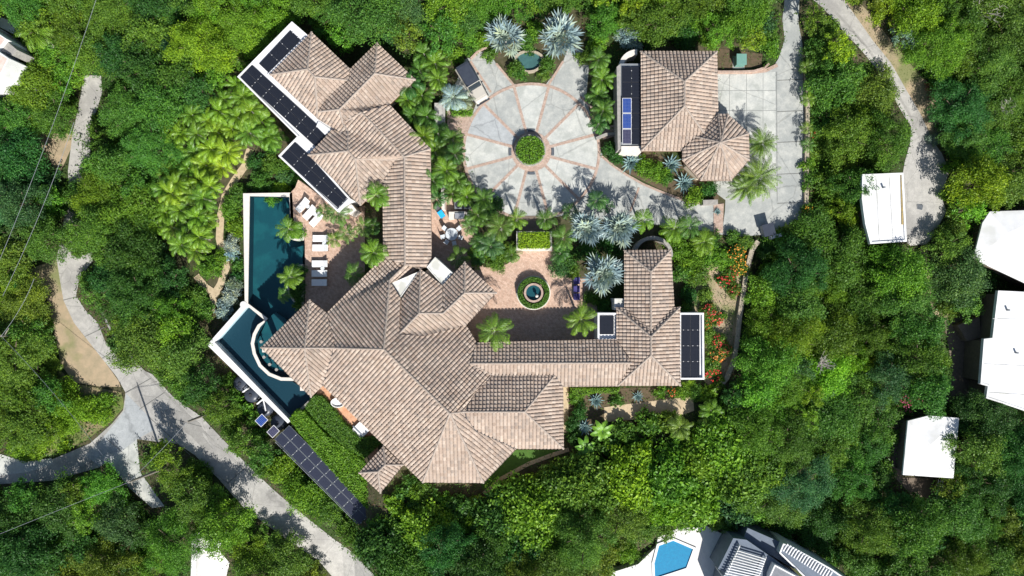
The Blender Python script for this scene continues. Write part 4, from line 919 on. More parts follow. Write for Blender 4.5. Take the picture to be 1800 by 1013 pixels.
# grey slab and small hedge by the truck
c = W(773, 205, 1.0); t = thing('stone_pillar_wall', 'narrow grey slab-topped wall left of the forecourt circle', 'wall', (c.x, c.y, 0)); a = MB(); a.box((0,0,0.5), (1.1,3.0,1.0)); part('core', a, M['greystone'], t); a = MB(); a.box((0,0,1.04), (1.2,3.1,0.1)); part('slab', a, M['concrete2'], t)
def lowwall(name, label, line, wpx, z0, z1, m, cat='wall'):
    a = MB(); open_wall(a, wpoly(line, z1), wpx/15, z0, z1); tag(link(name, a.mesh(name, m)), label, cat)
lowwall('stone_wall', 'long rubble retaining wall edging the slope right of the east wing', [(1333,424),(1322,440),(1312,480),(1306,520),(1300,560),(1296,600),(1290,635),(1278,665),(1255,690)], 8, -3, 0.5, M['stone'])
lowwall('stone_wall', 'rubble wall planted with palms along the right side of the driveway', [(1416,92),(1420,150),(1420,220),(1418,300),(1418,360),(1408,390)], 7, -1, 0.45, M['stone'])
lowwall('brick_kerb', 'low brick wall between guest house and driveway below the planting bed', [(1262,126),(1300,126),(1325,125),(1345,119),(1352,112)], 3.5, 0, 0.5, M['brick2'])
lowwall('stone_wall', 'low mossy wall above the parking arm beside the dark-roofed vehicle', [(827,103),(842,88),(856,84)], 3, 0, 0.5, M['brick2'])
lowwall('patio_wall', 'pale wall beside the blue towel chair on the breakfast patio', [(778,330),(779,368)], 5, 0, 1.5, M['cap'])
lowwall('gate_wall', 'low brick wall and ledge between circle and guest house', [(1048,243),(1065,236),(1086,234)], 4, 0, 0.8, M['greystone'])
sheet('gate_bricks', [(1055,225),(1088,218),(1088,238),(1060,246)], M['brick2'], 0.06)
lowwall('parapet_wall', 'low wall beside the two small roofs below the turret', [(1236,356),(1262,355)], 8, 0, 1.2, M['greystone'])
c = W(1304, 104, 1.2); t = thing('transformer_box', 'pale green steel transformer box above the parking court', 'utility box', (c.x, c.y, 0)); a = MB(); a.box((0,0,0.55), (1.05,1.15,1.1)); part('casing', a, M['transformer'], t); a = MB(); a.box((0,0,1.13), (1.15,1.25,0.08)); part('lid', a, M['transformer'], t); a = MB(); a.box((0,0,-0.02), (1.4,1.5,0.16)); part('plinth', a, M['concrete2'], t)
c = W(1352, 404, 1.3); t = thing('bin_shelter', 'black topped bin shelter with white ledge at the bottom of the driveway', 'bin shelter', (c.x, c.y, 0), 0.25)
a = MB(); a.box((0,0,0.6), (1.15,1.25,1.2)); part('box', a, M['greymetal'], t); a = MB(); a.box((0,0,1.24), (1.35,1.4,0.07)); part('lid', a, M['black'], t); a = MB(); a.box((0.75,-0.95,0.4), (1.4,0.38,0.8)); part('ledge', a, M['white'], t)
c = W(631, 759, 0.4); t = thing('daybed', 'white outdoor daybed with raised back on the bedroom terrace', 'daybed', (c.x, c.y, -0.25), math.radians(45)); a = MB(); a.box((0,0,0.25), (1.5,1.55,0.25)); part('base', a, M['cushion'], t); a = MB(); a.box((0.85,0,0.45), (0.2,1.5,0.6)); part('backrest', a, M['cushion'], t); a = MB(); a.box((-0.1,0.2,0.41), (0.15,1.5,0.06)); part('pillow', a, M['slate'], t)
c = W(594, 708, 0.2); t = thing('tub', 'white oval tub rim half under the eave on the bedroom terrace', 'tub', (c.x, c.y, -0.25)); a = MB(); ov = [(0.75*math.cos(x), 0.5*math.sin(x)) for x in [k*2*math.pi/28 for k in range(28)]]; a.ring([(x*1.1, y*1.15) for x, y in ov], ov, 0, 0.55); part('rim', a, M['cushion'], t); a = MB(); a.prism(ov, 0, 0.35); part('bottom', a, M['cushion'], t)
for x, y in ((1643, 363),):
    c = G(x-28, y+1); t = thing('drain_cover', 'square dark drain cover in the round lane turning', 'drain cover', (c.x, c.y, c.z), -0.2); a = MB(); a.box((0,0,0.07), (0.85,0.6,0.04)); part('plate', a, M['greymetal'], t)
    a = MB()
    for k in range(6): a.box((-0.35+k*0.14, 0, 0.1), (0.04,0.55,0.02))
    part('bars', a, M['darkmetal'], t)
c = G(1521-0, 0)
# the vehicle on the forecourt arm
c = W(830, 147, 0.9); hd = math.atan2(-265, 160)
car = thing('offroad_vehicle', 'boxy champagne off-road vehicle with black roof parked by the palms', 'car', (c.x, c.y, 0.05), hd)
def loft(mbx, sec, mi=0):      # sections (x, half width, z low, z high)
    vs = []; 
    for x, hw, zl, zh in sec:
        r = min(0.08, hw*0.3); vs += [(x, -hw, zl), (x, -hw, zh-r), (x, -hw+r, zh), (x, hw-r, zh), (x, hw, zh-r), (x, hw, zl)]
    fs = []
    for i in range(len(sec)-1):
        for k in range(6): a0 = i*6+k; b0 = i*6+(k+1) % 6; fs.append((a0, b0, b0+6, a0+6))
    fs += [tuple(range(6))[::-1], tuple(range((len(sec)-1)*6, len(sec)*6))]
    mbx.add(vs, fs, mi)
a = MB(); loft(a, [(-2.4,0.84,0.5,1.05),(-2.3,0.9,0.45,1.12),(0.55,0.9,0.45,1.12),(0.75,0.88,0.45,1.12),(2.1,0.82,0.5,1.06),(2.35,0.76,0.55,0.95)]); part('body', a, M['carpaint'], car)
a = MB(); loft(a, [(-2.25,0.8,1.1,1.78),(-2.0,0.82,1.1,1.84),(0.35,0.82,1.1,1.84)]); part('roof', a, M['black'], car)
a = MB(); a.add([(0.38,-0.78,1.78),(0.38,0.78,1.78),(0.80,0.82,1.14),(0.80,-0.82,1.14)], [(0,1,2,3)]); wd = part('windscreen', a, M['glass'], car)
a = MB(); a.tube([(0.37,-0.8,1.8),(0.37,0.8,1.8)], 0.04, 6); a.tube([(0.37,-0.8,1.8),(0.82,-0.84,1.14)], 0.035, 6); a.tube([(0.37,0.8,1.8),(0.82,0.84,1.14)], 0.035, 6); subpart('frame', a, M['carpaint'], wd)
a = MB(); a.box((1.35,0,1.10), (1.1,1.3,0.06)); part('bonnet', a, M['carpaint'], car)
a = MB(); a.box((2.45,0,0.6), (0.18,1.7,0.2)); part('bumper', a, M['darkmetal'], car)
for sy in (-1, 1):
    a = MB(); a.box((1.6, sy*0.86, 0.9), (1.15,0.16,0.1)); part('wheel_arch', a, M['darkmetal'], car)
    a = MB(); a.box((0.5, sy*1.02, 1.25), (0.12,0.2,0.16)); part('wing_mirror', a, M['darkmetal'], car)
    a = MB(); a.tube([(2.33, sy*0.55, 0.85),(2.42, sy*0.55, 0.85)], 0.1, 12); part('headlight', a, M['tableglass'], car)
    for x in (-1.55, 1.5):
        a = MB(); a.tube([(x, sy*0.68, 0.38),(x, sy*0.92, 0.38)], 0.38, 20); wh = part('wheel', a, M['tyre'], car)
        a = MB(); a.tube([(x, sy*0.91, 0.38),(x, sy*0.94, 0.38)], 0.2, 12); subpart('rim', a, M['alu'], wh)
# poles and wires
def pole(bpx, tpx, hh, label, arm):
    b = G(*bpx); t3 = W(tpx[0], tpx[1], b.z+hh); tt = Vector((b.x*0.5+t3.x*0.5, b.y*0.5+t3.y*0.5, b.z+hh)); 
    t = thing('utility_pole', label, 'utility pole', tuple(b), 0, 'utility poles')
    d = t3-b; a = MB(); a.tube([(0,0,-0.5), tuple(d)], [0.17, 0.12], 12); part('post', a, M['pole'], t)
    if arm:
        a = MB(); A = math.radians(arm); e = Vector((math.cos(A), math.sin(A), 0))*1.0; a.tube([d-e+Vector((0,0,-0.5)), d+e+Vector((0,0,-0.5))], 0.06, 8); part('crossarm', a, M['pole'], t)
    for k in (-0.8, 0.8):
        if arm:
            e = Vector((math.cos(A), math.sin(A), 0))*k; a = MB(); a.tube([d+e+Vector((0,0,-0.45)), d+e+Vector((0,0,-0.25))], 0.07, 8); part('insulator', a, M['glass'], t)
    return t3
T1 = pole((66,587), (2,591), 5.8, 'grey utility pole leaning in from the left edge', 60)
T2 = pole((292,822), (226,848), 8.0, 'grey utility pole beside the pale driveway apron', 110)
T3 = pole((365,728), (329,742), 4.8, 'dark utility pole among trees beside the lower road', 0)
def wire(a_, b_, label, sag=0.5):
    a_, b_ = Vector(a_), Vector(b_); a = MB(); a.tube([a_.lerp(b_, t/12)-Vector((0,0,sag*4*t/12*(1-t/12))) for t in range(13)], 0.022, 5)
    tag(link('power_line', a.mesh('power_line', M['greymetal'])), label, 'wire', 'overhead wires')
wire(T2, T3, 'overhead wire between the two poles beside the lower road')
wire(T2, W(-40, 955, 2), 'overhead wire from the apron pole to the lower left edge')
wire(T1, W(400, 1100, 2), 'overhead wire from the left edge pole over the lower left trees') if False else None
wire(W(172,-10,5), W(-6,470,3), 'upper of two overhead wires crossing the trees at left')
wire(W(130,215,5), W(5,520,3), 'lower of two overhead wires crossing the trees at left')
wire(T1, W(60,490,4), 'short overhead wire rising from the left edge pole')
wire(T1, W(180,800,3), 'thin wire from the left edge pole across the lower left trees')
# ---------------------------------------------------------------- foliage builders
def leafmesh(name, P, Nn, size, aspect, tint, mats, T=None, extra=None):
    n = len(P); r = rng.normal(size=(n, 3))
    if T is not None: r = T
    t = r-(r*Nn).sum(1)[:, None]*Nn; t /= np.linalg.norm(t, axis=1)[:, None]+1e-9
    b = np.cross(Nn, t); s = np.asarray(size).reshape(-1, 1)*np.ones((n, 1)); a = s*aspect
    V = np.stack([P-t*s, P+b*a*0.5-t*s*0.1, P+t*s, P-b*a*0.5-t*s*0.1], 1).reshape(-1, 3)
    nf = n; loops = np.arange(4*n, dtype=np.int32)
    me = bpy.data.meshes.new(name)
    nv0 = len(V)
    if extra:                     # extra = (verts, faces) of a core, second material
        ev, ef = extra; V = np.vstack([V, np.array(ev, float)])
        lt = [len(f) for f in ef]; el = np.concatenate([np.array(f, dtype=np.int32)+nv0 for f in ef])
    else: lt = []; el = np.zeros(0, np.int32)
    me.vertices.add(len(V)); me.vertices.foreach_set('co', V.ravel())
    L = np.concatenate([loops, el]).astype(np.int32); me.loops.add(len(L)); me.loops.foreach_set('vertex_index', L)
    tot = np.array([4]*nf+lt, dtype=np.int32); st = np.concatenate([[0], np.cumsum(tot)[:-1]]).astype(np.int32)
    me.polygons.add(len(tot)); me.polygons.foreach_set('loop_start', st)
    try: me.polygons.foreach_set('loop_total', tot)
    except Exception: pass
    for m in mats: me.materials.append(m)
    me.polygons.foreach_set('material_index', np.array([0]*nf+[1 if len(mats) > 1 else 0]*len(lt), dtype=np.int32))
    a_ = me.attributes.new('tint', 'FLOAT', 'FACE'); a_.data.foreach_set('value', np.concatenate([np.clip(tint, 0, 1), np.full(len(lt), 0.3)]).astype(np.float32))
    me.update(); me.validate(); return me
def unit(n):
    v = rng.normal(size=(n, 3)); return v/np.linalg.norm(v, axis=1)[:, None]
def crown(name, R, leaf=0.16, dens=1.0, zc=None, sz=0.72, lump=0.27, m='leaf', asp=0.75):
    """crown of leaf clumps: R radius, crown base around zc"""
    if zc is None: zc = 1.2+0.4*R
    ncl = int(52*(R/3.0)**1.3*dens)+9
    ph = rng.uniform(0, 6.28, 6); P = []; N_ = []; T = []
    ex = rng.uniform(0.8, 1.0); rot = rng.uniform(0, 6.28); tone = rng.normal(0, 0.05)
    for i in range(ncl):
        th = 2.39996*i+rng.uniform(-.9, .9); u = math.sqrt((i+rng.uniform(0, 1))/ncl)
        wob = 1+0.16*math.sin(2*th+ph[0])+0.13*math.sin(3*th+ph[1])+0.10*math.sin(5*th+ph[2])+rng.normal(0, 0.05)
        rr = R*0.90*u*wob; zz = zc+sz*R*(1-0.75*u*u)*rng.uniform(0.55, 1.12)+rng.normal(0, 0.05*R)
        cr = R*lump*rng.uniform(0.55, 1.35)*(1 if R > 1.5 else 1.2)
        k = int(95*dens*(cr/0.8)**2*(0.16/leaf)**2*1.5)+10
        d = unit(k); d[:, 2] = np.where(d[:, 2] < -0.35, -d[:, 2], d[:, 2]); rad = cr*rng.uniform(0.35, 1.15, k)[:, None]
        c = np.array([rr*math.cos(th), rr*math.sin(th), zz]); ra = th+rng.normal(0, 0.5)
        off = d*rad*np.array([1, 1, 0.7]); al = off[:, 0]*math.cos(ra)+off[:, 1]*math.sin(ra); off = off+np.stack([al*math.cos(ra), al*math.sin(ra), -np.abs(al)*0.25], 1)*0.55
        P.append(c+off); nn = d*0.6+unit(k)*0.85+np.array([0, 0, 0.25]); N_.append(nn)
        T.append(0.5+tone+rng.normal(0, 0.10)+rng.normal(0, 0.16, k))
    # sparse inner leaves
    k = int(350*dens*(R/3)**2)+20; a = rng.uniform(0, 6.28, k); q = R*0.9*np.sqrt(rng.uniform(0, 1, k))
    P.append(np.stack([q*np.cos(a), q*np.sin(a), zc+rng.uniform(-0.25, 0.45, k)*R], 1)); N_.append(unit(k)*0.7+np.array([0, 0, 0.5])); T.append(rng.normal(0.4, 0.12, k))
    P = np.vstack(P); N_ = np.vstack(N_); N_ /= np.linalg.norm(N_, axis=1)[:, None]; T = np.concatenate(T)
    P[:, 2] = np.maximum(P[:, 2], 0.1)
    return leafmesh(name, P, N_, leaf*rng.uniform(0.7, 1.35, len(P)), asp, T, [M[m]])
def trunk(R, zc):
    mb = MB(); h = zc+0.35*R; lean = (random.uniform(-.2, .2), random.uniform(-.2, .2)); r0 = 0.05+0.045*R
    mb.tube([(0,0,-0.6), (lean[0]*0.4, lean[1]*0.4, h*0.35), (lean[0], lean[1], h*0.65)], [r0*1.3, r0, r0*0.8], 8)
    for k in range(5):
        a = k*1.256+random.uniform(-.3, .3); q = R*random.uniform(0.5, 0.75)
        mb.tube([(lean[0], lean[1], h*0.6), (q*0.45*math.cos(a), q*0.45*math.sin(a), h*0.9), (q*math.cos(a), q*math.sin(a), h+R*0.2)], [r0*0.6, r0*0.4, r0*0.15], 6)
    return mb.mesh('trunk', M['bark'])
VAR = {}
def variants(key, fn, n):
    if key not in VAR: VAR[key] = [fn() for _ in range(n)]
    return random.choice(VAR[key])
SIZES = [0.7, 1.1, 1.6, 2.2, 2.9, 3.6, 4.4]
def get_crown(kind, R):
    s = min(SIZES, key=lambda q: abs(math.log(q/R)))
    if kind == 'tree': zc = 1.2+0.4*s; f = lambda: (crown('crown', s, 0.125, 1.0, lump=0.22), trunk(s, zc))
    elif kind == 'fine': zc = 1.2+0.4*s; f = lambda: (crown('crown', s, 0.095, 1.05, lump=0.19, sz=0.62), trunk(s, zc))
    elif kind == 'shrub': zc = 0.25*s; f = lambda: (crown('foliage', s, 0.12, 1.1, zc, 0.6), trunk(s*0.6, 0.15))
    elif kind == 'bigleaf': zc = 0.3*s; f = lambda: (crown('foliage', s, 0.19, 1.2, zc, 0.55, 0.24, asp=1.25), trunk(s*0.6, 0.15))
    return s, variants((kind, s), f, 4 if s > 1 else 3)
FB = 1.3
PAL = {'dark green': (0.042, 0.125, 0.024), 'deep green': (0.034, 0.105, 0.028), 'mid green': (0.078, 0.176, 0.024), 'bright green': (0.112, 0.238, 0.022),
 'yellow-green': (0.150, 0.285, 0.020), 'olive green': (0.105, 0.195, 0.028), 'bluish green': (0.055, 0.138, 0.045), 'silver-blue': (0.27, 0.36, 0.35), 'lime green': (0.21, 0.35, 0.02),
 'rusty brown': (0.30, 0.13, 0.07), 'grey-green': (0.17, 0.22, 0.15)}
def col(name, j=0.10):
    c = PAL[name]; k = FB+random.uniform(-j, j); h = random.uniform(-j, j)
    return (c[0]*k*(1+h*1.4), c[1]*k, c[2]*k*(1-h), 1)
LM = [((245,700),'the road junction'), ((150,180),'the upper left road'), ((330,780),'the lower road'), ((60,590),'the left edge pole'), ((110,610),'the bare dirt bank'), ((95,270),'the dirt lay-by'), ((385,420),'the sandy garden path'), ((435,440),'the long pool'),
 ((400,600),'the pool\'s pointed corner'), ((560,900),'the solar panel bank'), ((470,120),'the north-west flat roof'), ((700,90),'the upper roof wing'), ((860,100),'the parked vehicle'), ((932,60),'the pond'), ((934,264),'the forecourt circle'),
 ((1100,110),'the guest house wall'), ((1195,90),'the guest house roof'), ((1266,300),'the octagonal turret'), ((1390,60),'the driveway entrance'), ((1418,250),'the driveway side wall'), ((1540,120),'the right lane'), ((1550,365),'the white garage'), ((1620,380),'the lane turning'),
 ((1760,420),'the far right white house'), ((1760,620),'the big stepped white roof'), ((1635,785),'the square white roof'), ((1300,560),'the rubble retaining wall'), ((1215,610),'the east wing'), ((1140,720),'the sandy garden walk'), ((1300,980),'the pergola house'), ((1180,980),'the bright blue pool'),
 ((930,850),'the lawn patch'), ((790,880),'the lower hip roof end'), ((690,830),'the small tower roof'), ((370,970),'the pale yard'), ((30,90),'the top left house'), ((938,515),'the courtyard fountain'), ((795,410),'the patio table'), ((938,423),'the planter box hedge'), ((640,420),'the long roof wing'), ((640,760),'the daybed'), ((1340,410),'the bin shelter'), ((80,840),'the left side road'), ((1440,640),'the right hand slope'), ((1050,900),'the bottom slope')]
REG = []
def place_label(desc, px, py):
    d, (lx, ly), nm = min((math.hypot(px-l[0][0], py-l[0][1]), l[0], l[1]) for l in LM)
    dx, dy = px-lx, py-ly
    if d < 18: rel = 'beside'
    else:
        a = math.degrees(math.atan2(-dy, dx)) % 360; rel = ['right of', 'up and right of', 'above', 'up and left of', 'left of', 'down and left of', 'below', 'down and right of'][int(((a+22.5) % 360)//45)]
    return desc, rel, nm, d
def reg(o, desc, px, py): REG.append((o,)+place_label(desc, px, py))
NUM = ['', 'second ', 'third ', 'fourth ', 'fifth ', 'sixth ', 'seventh ', 'eighth ', 'ninth ', 'tenth ', 'eleventh ', 'twelfth ', 'thirteenth ', 'fourteenth ', 'fifteenth ', 'sixteenth ', 'seventeenth ', 'eighteenth ', 'nineteenth ', 'twentieth ']
def finish_labels():
    from collections import defaultdict
    g = defaultdict(list)
    for o, desc, rel, nm, d in REG: g[(desc, rel, nm)].append((d, o))
    for (desc, rel, nm), l in g.items():
        l.sort(key=lambda t: t[0])
        for i, (d, o) in enumerate(l):
            o['label'] = ('%s %s %s' % (desc, rel, nm)) if len(l) == 1 else ('%snearest %s %s %s' % (NUM[i] if i < 20 else 'farther ', desc, rel, nm))
def plant(kind, px, py, rpx, cname, noun, cat, group, name, base=None, jit=0.1, desc=None):
    R0 = rpx/15; s, (cm, tm) = get_crown(kind, R0)
    zm = {'tree': 1.2+0.4*s+0.4*s, 'fine': 1.2+0.4*s+0.4*s}.get(kind, 0.5*s)
    g = G(px, py, zm)
    if base is not None: g = W(px, py, zm+base); g.z = base
    R = R0*(H-g.z-zm)/H; sc = R/s
    t = thing(name, None, cat, tuple(g), random.uniform(0, 6.28), group); t['category'] = cat; t.scale = (sc, sc, (1+0.6*(sc-1))*(random.uniform(0.8, 1.25) if kind in ('tree', 'fine') else 1))
    c = link(cm.name.split('.')[0], cm, t); c.color = col(cname, jit); link('trunk' if kind in ('tree', 'fine') else 'stem', tm, t)
    sz = 'small ' if R0 < 1.1 else ('large ' if R0 > 3.0 else '')
    reg(t, desc or ('%s%s %s' % (sz, cname, noun)), px, py); return t
# ---- feather palms
def palm_mesh(L_, nf, droop, leaf_l, upr=0.5, leaf_w=0.05, pairs=24, vee=0.5, rough=0.12, hole=0.0):
    P = []; N_ = []; T = []; S = []; TI = []; A = []
    for i in range(nf):
        az = 2.39996*i+random.uniform(-.25, .25); lv = i/nf; el0 = upr*(1.3-1.0*lv)+random.uniform(-.22, .22); L1 = L_*random.uniform(0.7, 1.12)
        ca, sa = math.cos(az), math.sin(az); x = 0.05; z = 0.0; el = el0; n = 14; fr = []
        for k in range(n+1):
            fr.append((x, z, el)); x += L1/n*math.cos(el); z += L1/n*math.sin(el); el -= droop/n*(1+0.8*k/n)
        tf = 0.5+random.gauss(0, 0.12)
        for k in range(pairs):
            u = 0.14+0.86*k/pairs; f = u*n; j = min(n-1, int(f)); q = f-j
            x_ = fr[j][0]*(1-q)+fr[j+1][0]*q; z_ = fr[j][1]*(1-q)+fr[j+1][1]*q; e_ = fr[j][2]
            ll = leaf_l*(math.sin(math.pi*min(1, u*0.93+0.08))**0.6*0.9+0.12)
            for sgn in (-1, 1):
                side = np.array([-sa, ca, 0])*sgn; fw = np.array([ca*math.cos(e_), sa*math.cos(e_), math.sin(e_)]); up = np.array([-ca*math.sin(e_), -sa*math.sin(e_), math.cos(e_)])
                d = side*random.uniform(0.5, 0.85)+fw*0.72-up*vee*random.uniform(0.2, 1.3); d /= np.linalg.norm(d)
                c = np.array([ca*x_, sa*x_, z_])+d*ll*0.5
                nn = up*1.0+side*0.45+rng.normal(size=3)*rough; P.append(c); N_.append(nn); TI.append(d); S.append(ll*0.5); T.append(tf+random.gauss(0, 0.08))
        for k in range(n):      # rachis
            a_, b_ = fr[k], fr[k+1]; c = np.array([ca*(a_[0]+b_[0])/2, sa*(a_[0]+b_[0])/2, (a_[1]+b_[1])/2+0.01]); d = np.array([ca*math.cos(a_[2]), sa*math.cos(a_[2]), math.sin(a_[2])])
            P.append(c); TI.append(d); N_.append(np.array([-ca*math.sin(a_[2]), -sa*math.sin(a_[2]), math.cos(a_[2])])); S.append(L1/n*0.65); T.append(0.75)
    P = np.array(P); N_ = np.array(N_); N_ /= np.linalg.norm(N_, axis=1)[:, None]; S = np.array(S)
    return leafmesh('crown', P, N_, S, np.minimum(1.0, leaf_w*2/S)[:, None], np.array(T), [M['leafthick']], T=np.array(TI))
def palm_trunk(h, lean=(0, 0), r=0.13):
    mb = MB(); n = 6; pts = [(lean[0]*(k/n)**1.5, lean[1]*(k/n)**1.5, -0.4+(h+0.4)*k/n) for k in range(n+1)]
    mb.tube(pts, [r*(1.35 if k == 0 else 1.0-0.25*k/n) for k in range(n+1)], 8); return mb.mesh('trunk', M['palebark'])
def fan_mesh(nf, pet, blade, seg=20, w=0.075):
    P = []; N_ = []; T = []; S = []; TI = []
    for i in range(nf):
        az = 2.39996*i+random.uniform(-.2, .2); lv = i/nf; el = 1.25-1.25*lv**0.8+random.uniform(-.1, .1); pl = pet*random.uniform(0.8, 1.1)*(0.55+0.45*lv)
        ca, sa = math.cos(az), math.sin(az); fw = np.array([ca*math.cos(el), sa*math.cos(el), math.sin(el)]); side = np.array([-sa, ca, 0]); up = np.cross(fw, side); up = up if up[2] > 0 else -up
        c0 = fw*pl; P.append(c0/2); TI.append(fw); N_.append(up); S.append(pl/2); T.append(0.7)
        tf = 0.5+random.gauss(0, 0.13)
        for k in range(seg):
            a = (k/(seg-1)-0.5)*math.radians(230); ll = blade*(1-0.22*abs(a)/2)*random.uniform(0.85, 1.08)
            d = fw*math.cos(a)+side*math.sin(a)-up*random.uniform(0.0, 0.5)*(1+abs(a)*0.5); d /= np.linalg.norm(d)
            P.append(c0+d*ll*0.5); TI.append(d); N_.append(up+side*(0.35 if k % 2 else -0.35)+rng.normal(size=3)*0.08); S.append(ll*0.5); T.append(tf+random.gauss(0, 0.10))
    P = np.array(P); N_ = np.array(N_); N_ /= np.linalg.norm(N_, axis=1)[:, None]; S = np.array(S)
    return leafmesh('crown', P, N_, S, np.minimum(1.0, w*2/S)[:, None], np.array(T), [M['leafthick']], T=np.array(TI))
def agave_mesh(R, n=34):
    mb = MB()
    for i in range(n):
        az = 2.39996*i; lv = i/n; el = 1.25-1.15*lv; L_ = R*(0.55+0.45*lv)*random.uniform(0.9, 1.08); ca, sa = math.cos(az), math.sin(az); w_ = 0.085*R/0.9
        fw = Vector((ca*math.cos(el), sa*math.cos(el), math.sin(el))); sd = Vector((-sa, ca, 0)); up = fw.cross(sd); up = up if up.z > 0 else -up
        a = fw*0.05; m1 = fw*L_*0.45+Vector((0,0,0.03)); e = fw*L_-up*0.02; b = len(mb.v)
        mb.add([a-sd*w_*0.5, a+sd*w_*0.5, m1+sd*w_+up*0.03, e, m1-sd*w_+up*0.03, m1-up*0.03], [(0,5,4),(0,1,5),(1,2,5),(5,2,3),(5,3,4)])
    me = mb.mesh('leaves', M['leafthick']); a_ = me.attributes.new('tint', 'FLOAT', 'FACE'); a_.data.foreach_set('value', [0.5+random.gauss(0, 0.1) for _ in me.polygons]); return me
def banana_mesh(R, n=9):
    mb = MB()
    for i in range(n):
        az = 2.39996*i+random.uniform(-.2, .2); L_ = R*random.uniform(0.8, 1.1); w_ = 0.30*R/1.5; el = random.uniform(0.5, 0.9); ca, sa = math.cos(az), math.sin(az); x = 0.0; z = 0.0; sd = Vector((-sa, ca, 0)); rows = []; n2 = 12
        for k in range(n2+1):
            u = k/n2; ww = 0.03 if u < 0.12 else w_*math.sin(math.pi*min(1, (u-0.12)/0.9+0.06))**0.55*random.uniform(0.85, 1.05)
            p = Vector((ca*x, sa*x, z)); rows.append((p-sd*ww+Vector((0,0,0.10*ww)), p-Vector((0,0,0.03)), p+sd*ww+Vector((0,0,0.10*ww)))); x += L_/n2*math.cos(el); z += L_/n2*math.sin(el); el -= 1.5/n2
        vs = [v for r in rows for v in r]; mb.add(vs, [f for k in range(n2) for f in ((3*k, 3*k+1, 3*k+4, 3*k+3), (3*k+1, 3*k+2, 3*k+5, 3*k+4))])
    me = mb.mesh('leaves', M['leafthick']); a_ = me.attributes.new('tint', 'FLOAT', 'FACE'); a_.data.foreach_set('value', [0.5+random.gauss(0, 0.12) for _ in me.polygons]); return me
PK = {
 'court': (1.9, 19, 1.6, 0.46, 0.85, 0.020), 'areca': (1.55, 20, 1.6, 0.38, 1.05, 0.021), 'date': (2.6, 52, 1.3, 0.40, 0.8, 0.021), 'coco': (2.5, 19, 1.5, 0.56, 0.6, 0.022)}
def palm(kind, px, py, rpx, cname, h, noun, group=None, lean=(0, 0), base=0.0, jit=0.1):
    L_, nf, dr, ll, up, lw = PK[kind]; cm = variants(('palm', kind), lambda: palm_mesh(L_, nf, dr, ll, up, lw), 4)
    reach = L_*0.86; zt = h+base; g = G(px, py, zt); sc = rpx/15/reach*(H-zt)/H
    t = thing('palm_tree', None, 'palm tree', (g.x-lean[0], g.y-lean[1], g.z), 0, group)
    t['category'] = 'palm tree'
    k = (round(h, 1), lean); tm = variants(('ptr', k), lambda: palm_trunk(h/1.0, lean, 0.10+0.015*h), 1)
    link('trunk', tm, t); c = link('crown', cm, t, (lean[0], lean[1], h), random.uniform(0, 6.28)); c.scale = (sc, sc, sc); c.color = [v*0.82 for v in col(cname, jit)[:3]]+[1]
    reg(t, '%s %s' % (cname, noun), px, py); return t
def silver(px, py, rpx, h, group='silver fan palms'):
    cm = variants('silver', lambda: fan_mesh(17, 1.15, 1.0, 13, 0.085), 4); g = G(px, py, h); sc = rpx/15/2.0
    t = thing('silver_palm', None, 'palm tree', tuple(g), 0, group); link('trunk', variants(('str', h), lambda: palm_trunk(h, (0, 0), 0.2), 1), t)
    c = link('crown', cm, t, (0, 0, h), random.uniform(0, 6.28)); c.scale = (sc,)*3; c.color = (0.25, 0.345, 0.35, 1); reg(t, 'silver-blue fan palm', px, py); return t
def agave(px, py, rpx, z=0.4):
    cm = variants('agave', lambda: agave_mesh(1.0), 3); g = G(px, py, z); sc = rpx/15
    t = thing('agave', None, 'agave', tuple(g), 0, 'blue agaves'); mbb = MB(); mbb.disc((0,0), 0.12*sc, -0.1, 0.15, 10); part('base', mbb, M['soil'], t)
    c = link('leaves', cm, t, (0, 0, 0.1), random.uniform(0, 6.28)); c.scale = (sc,)*3; c.color = (0.22, 0.34, 0.35, 1); reg(t, 'blue spiky agave', px, py); return t
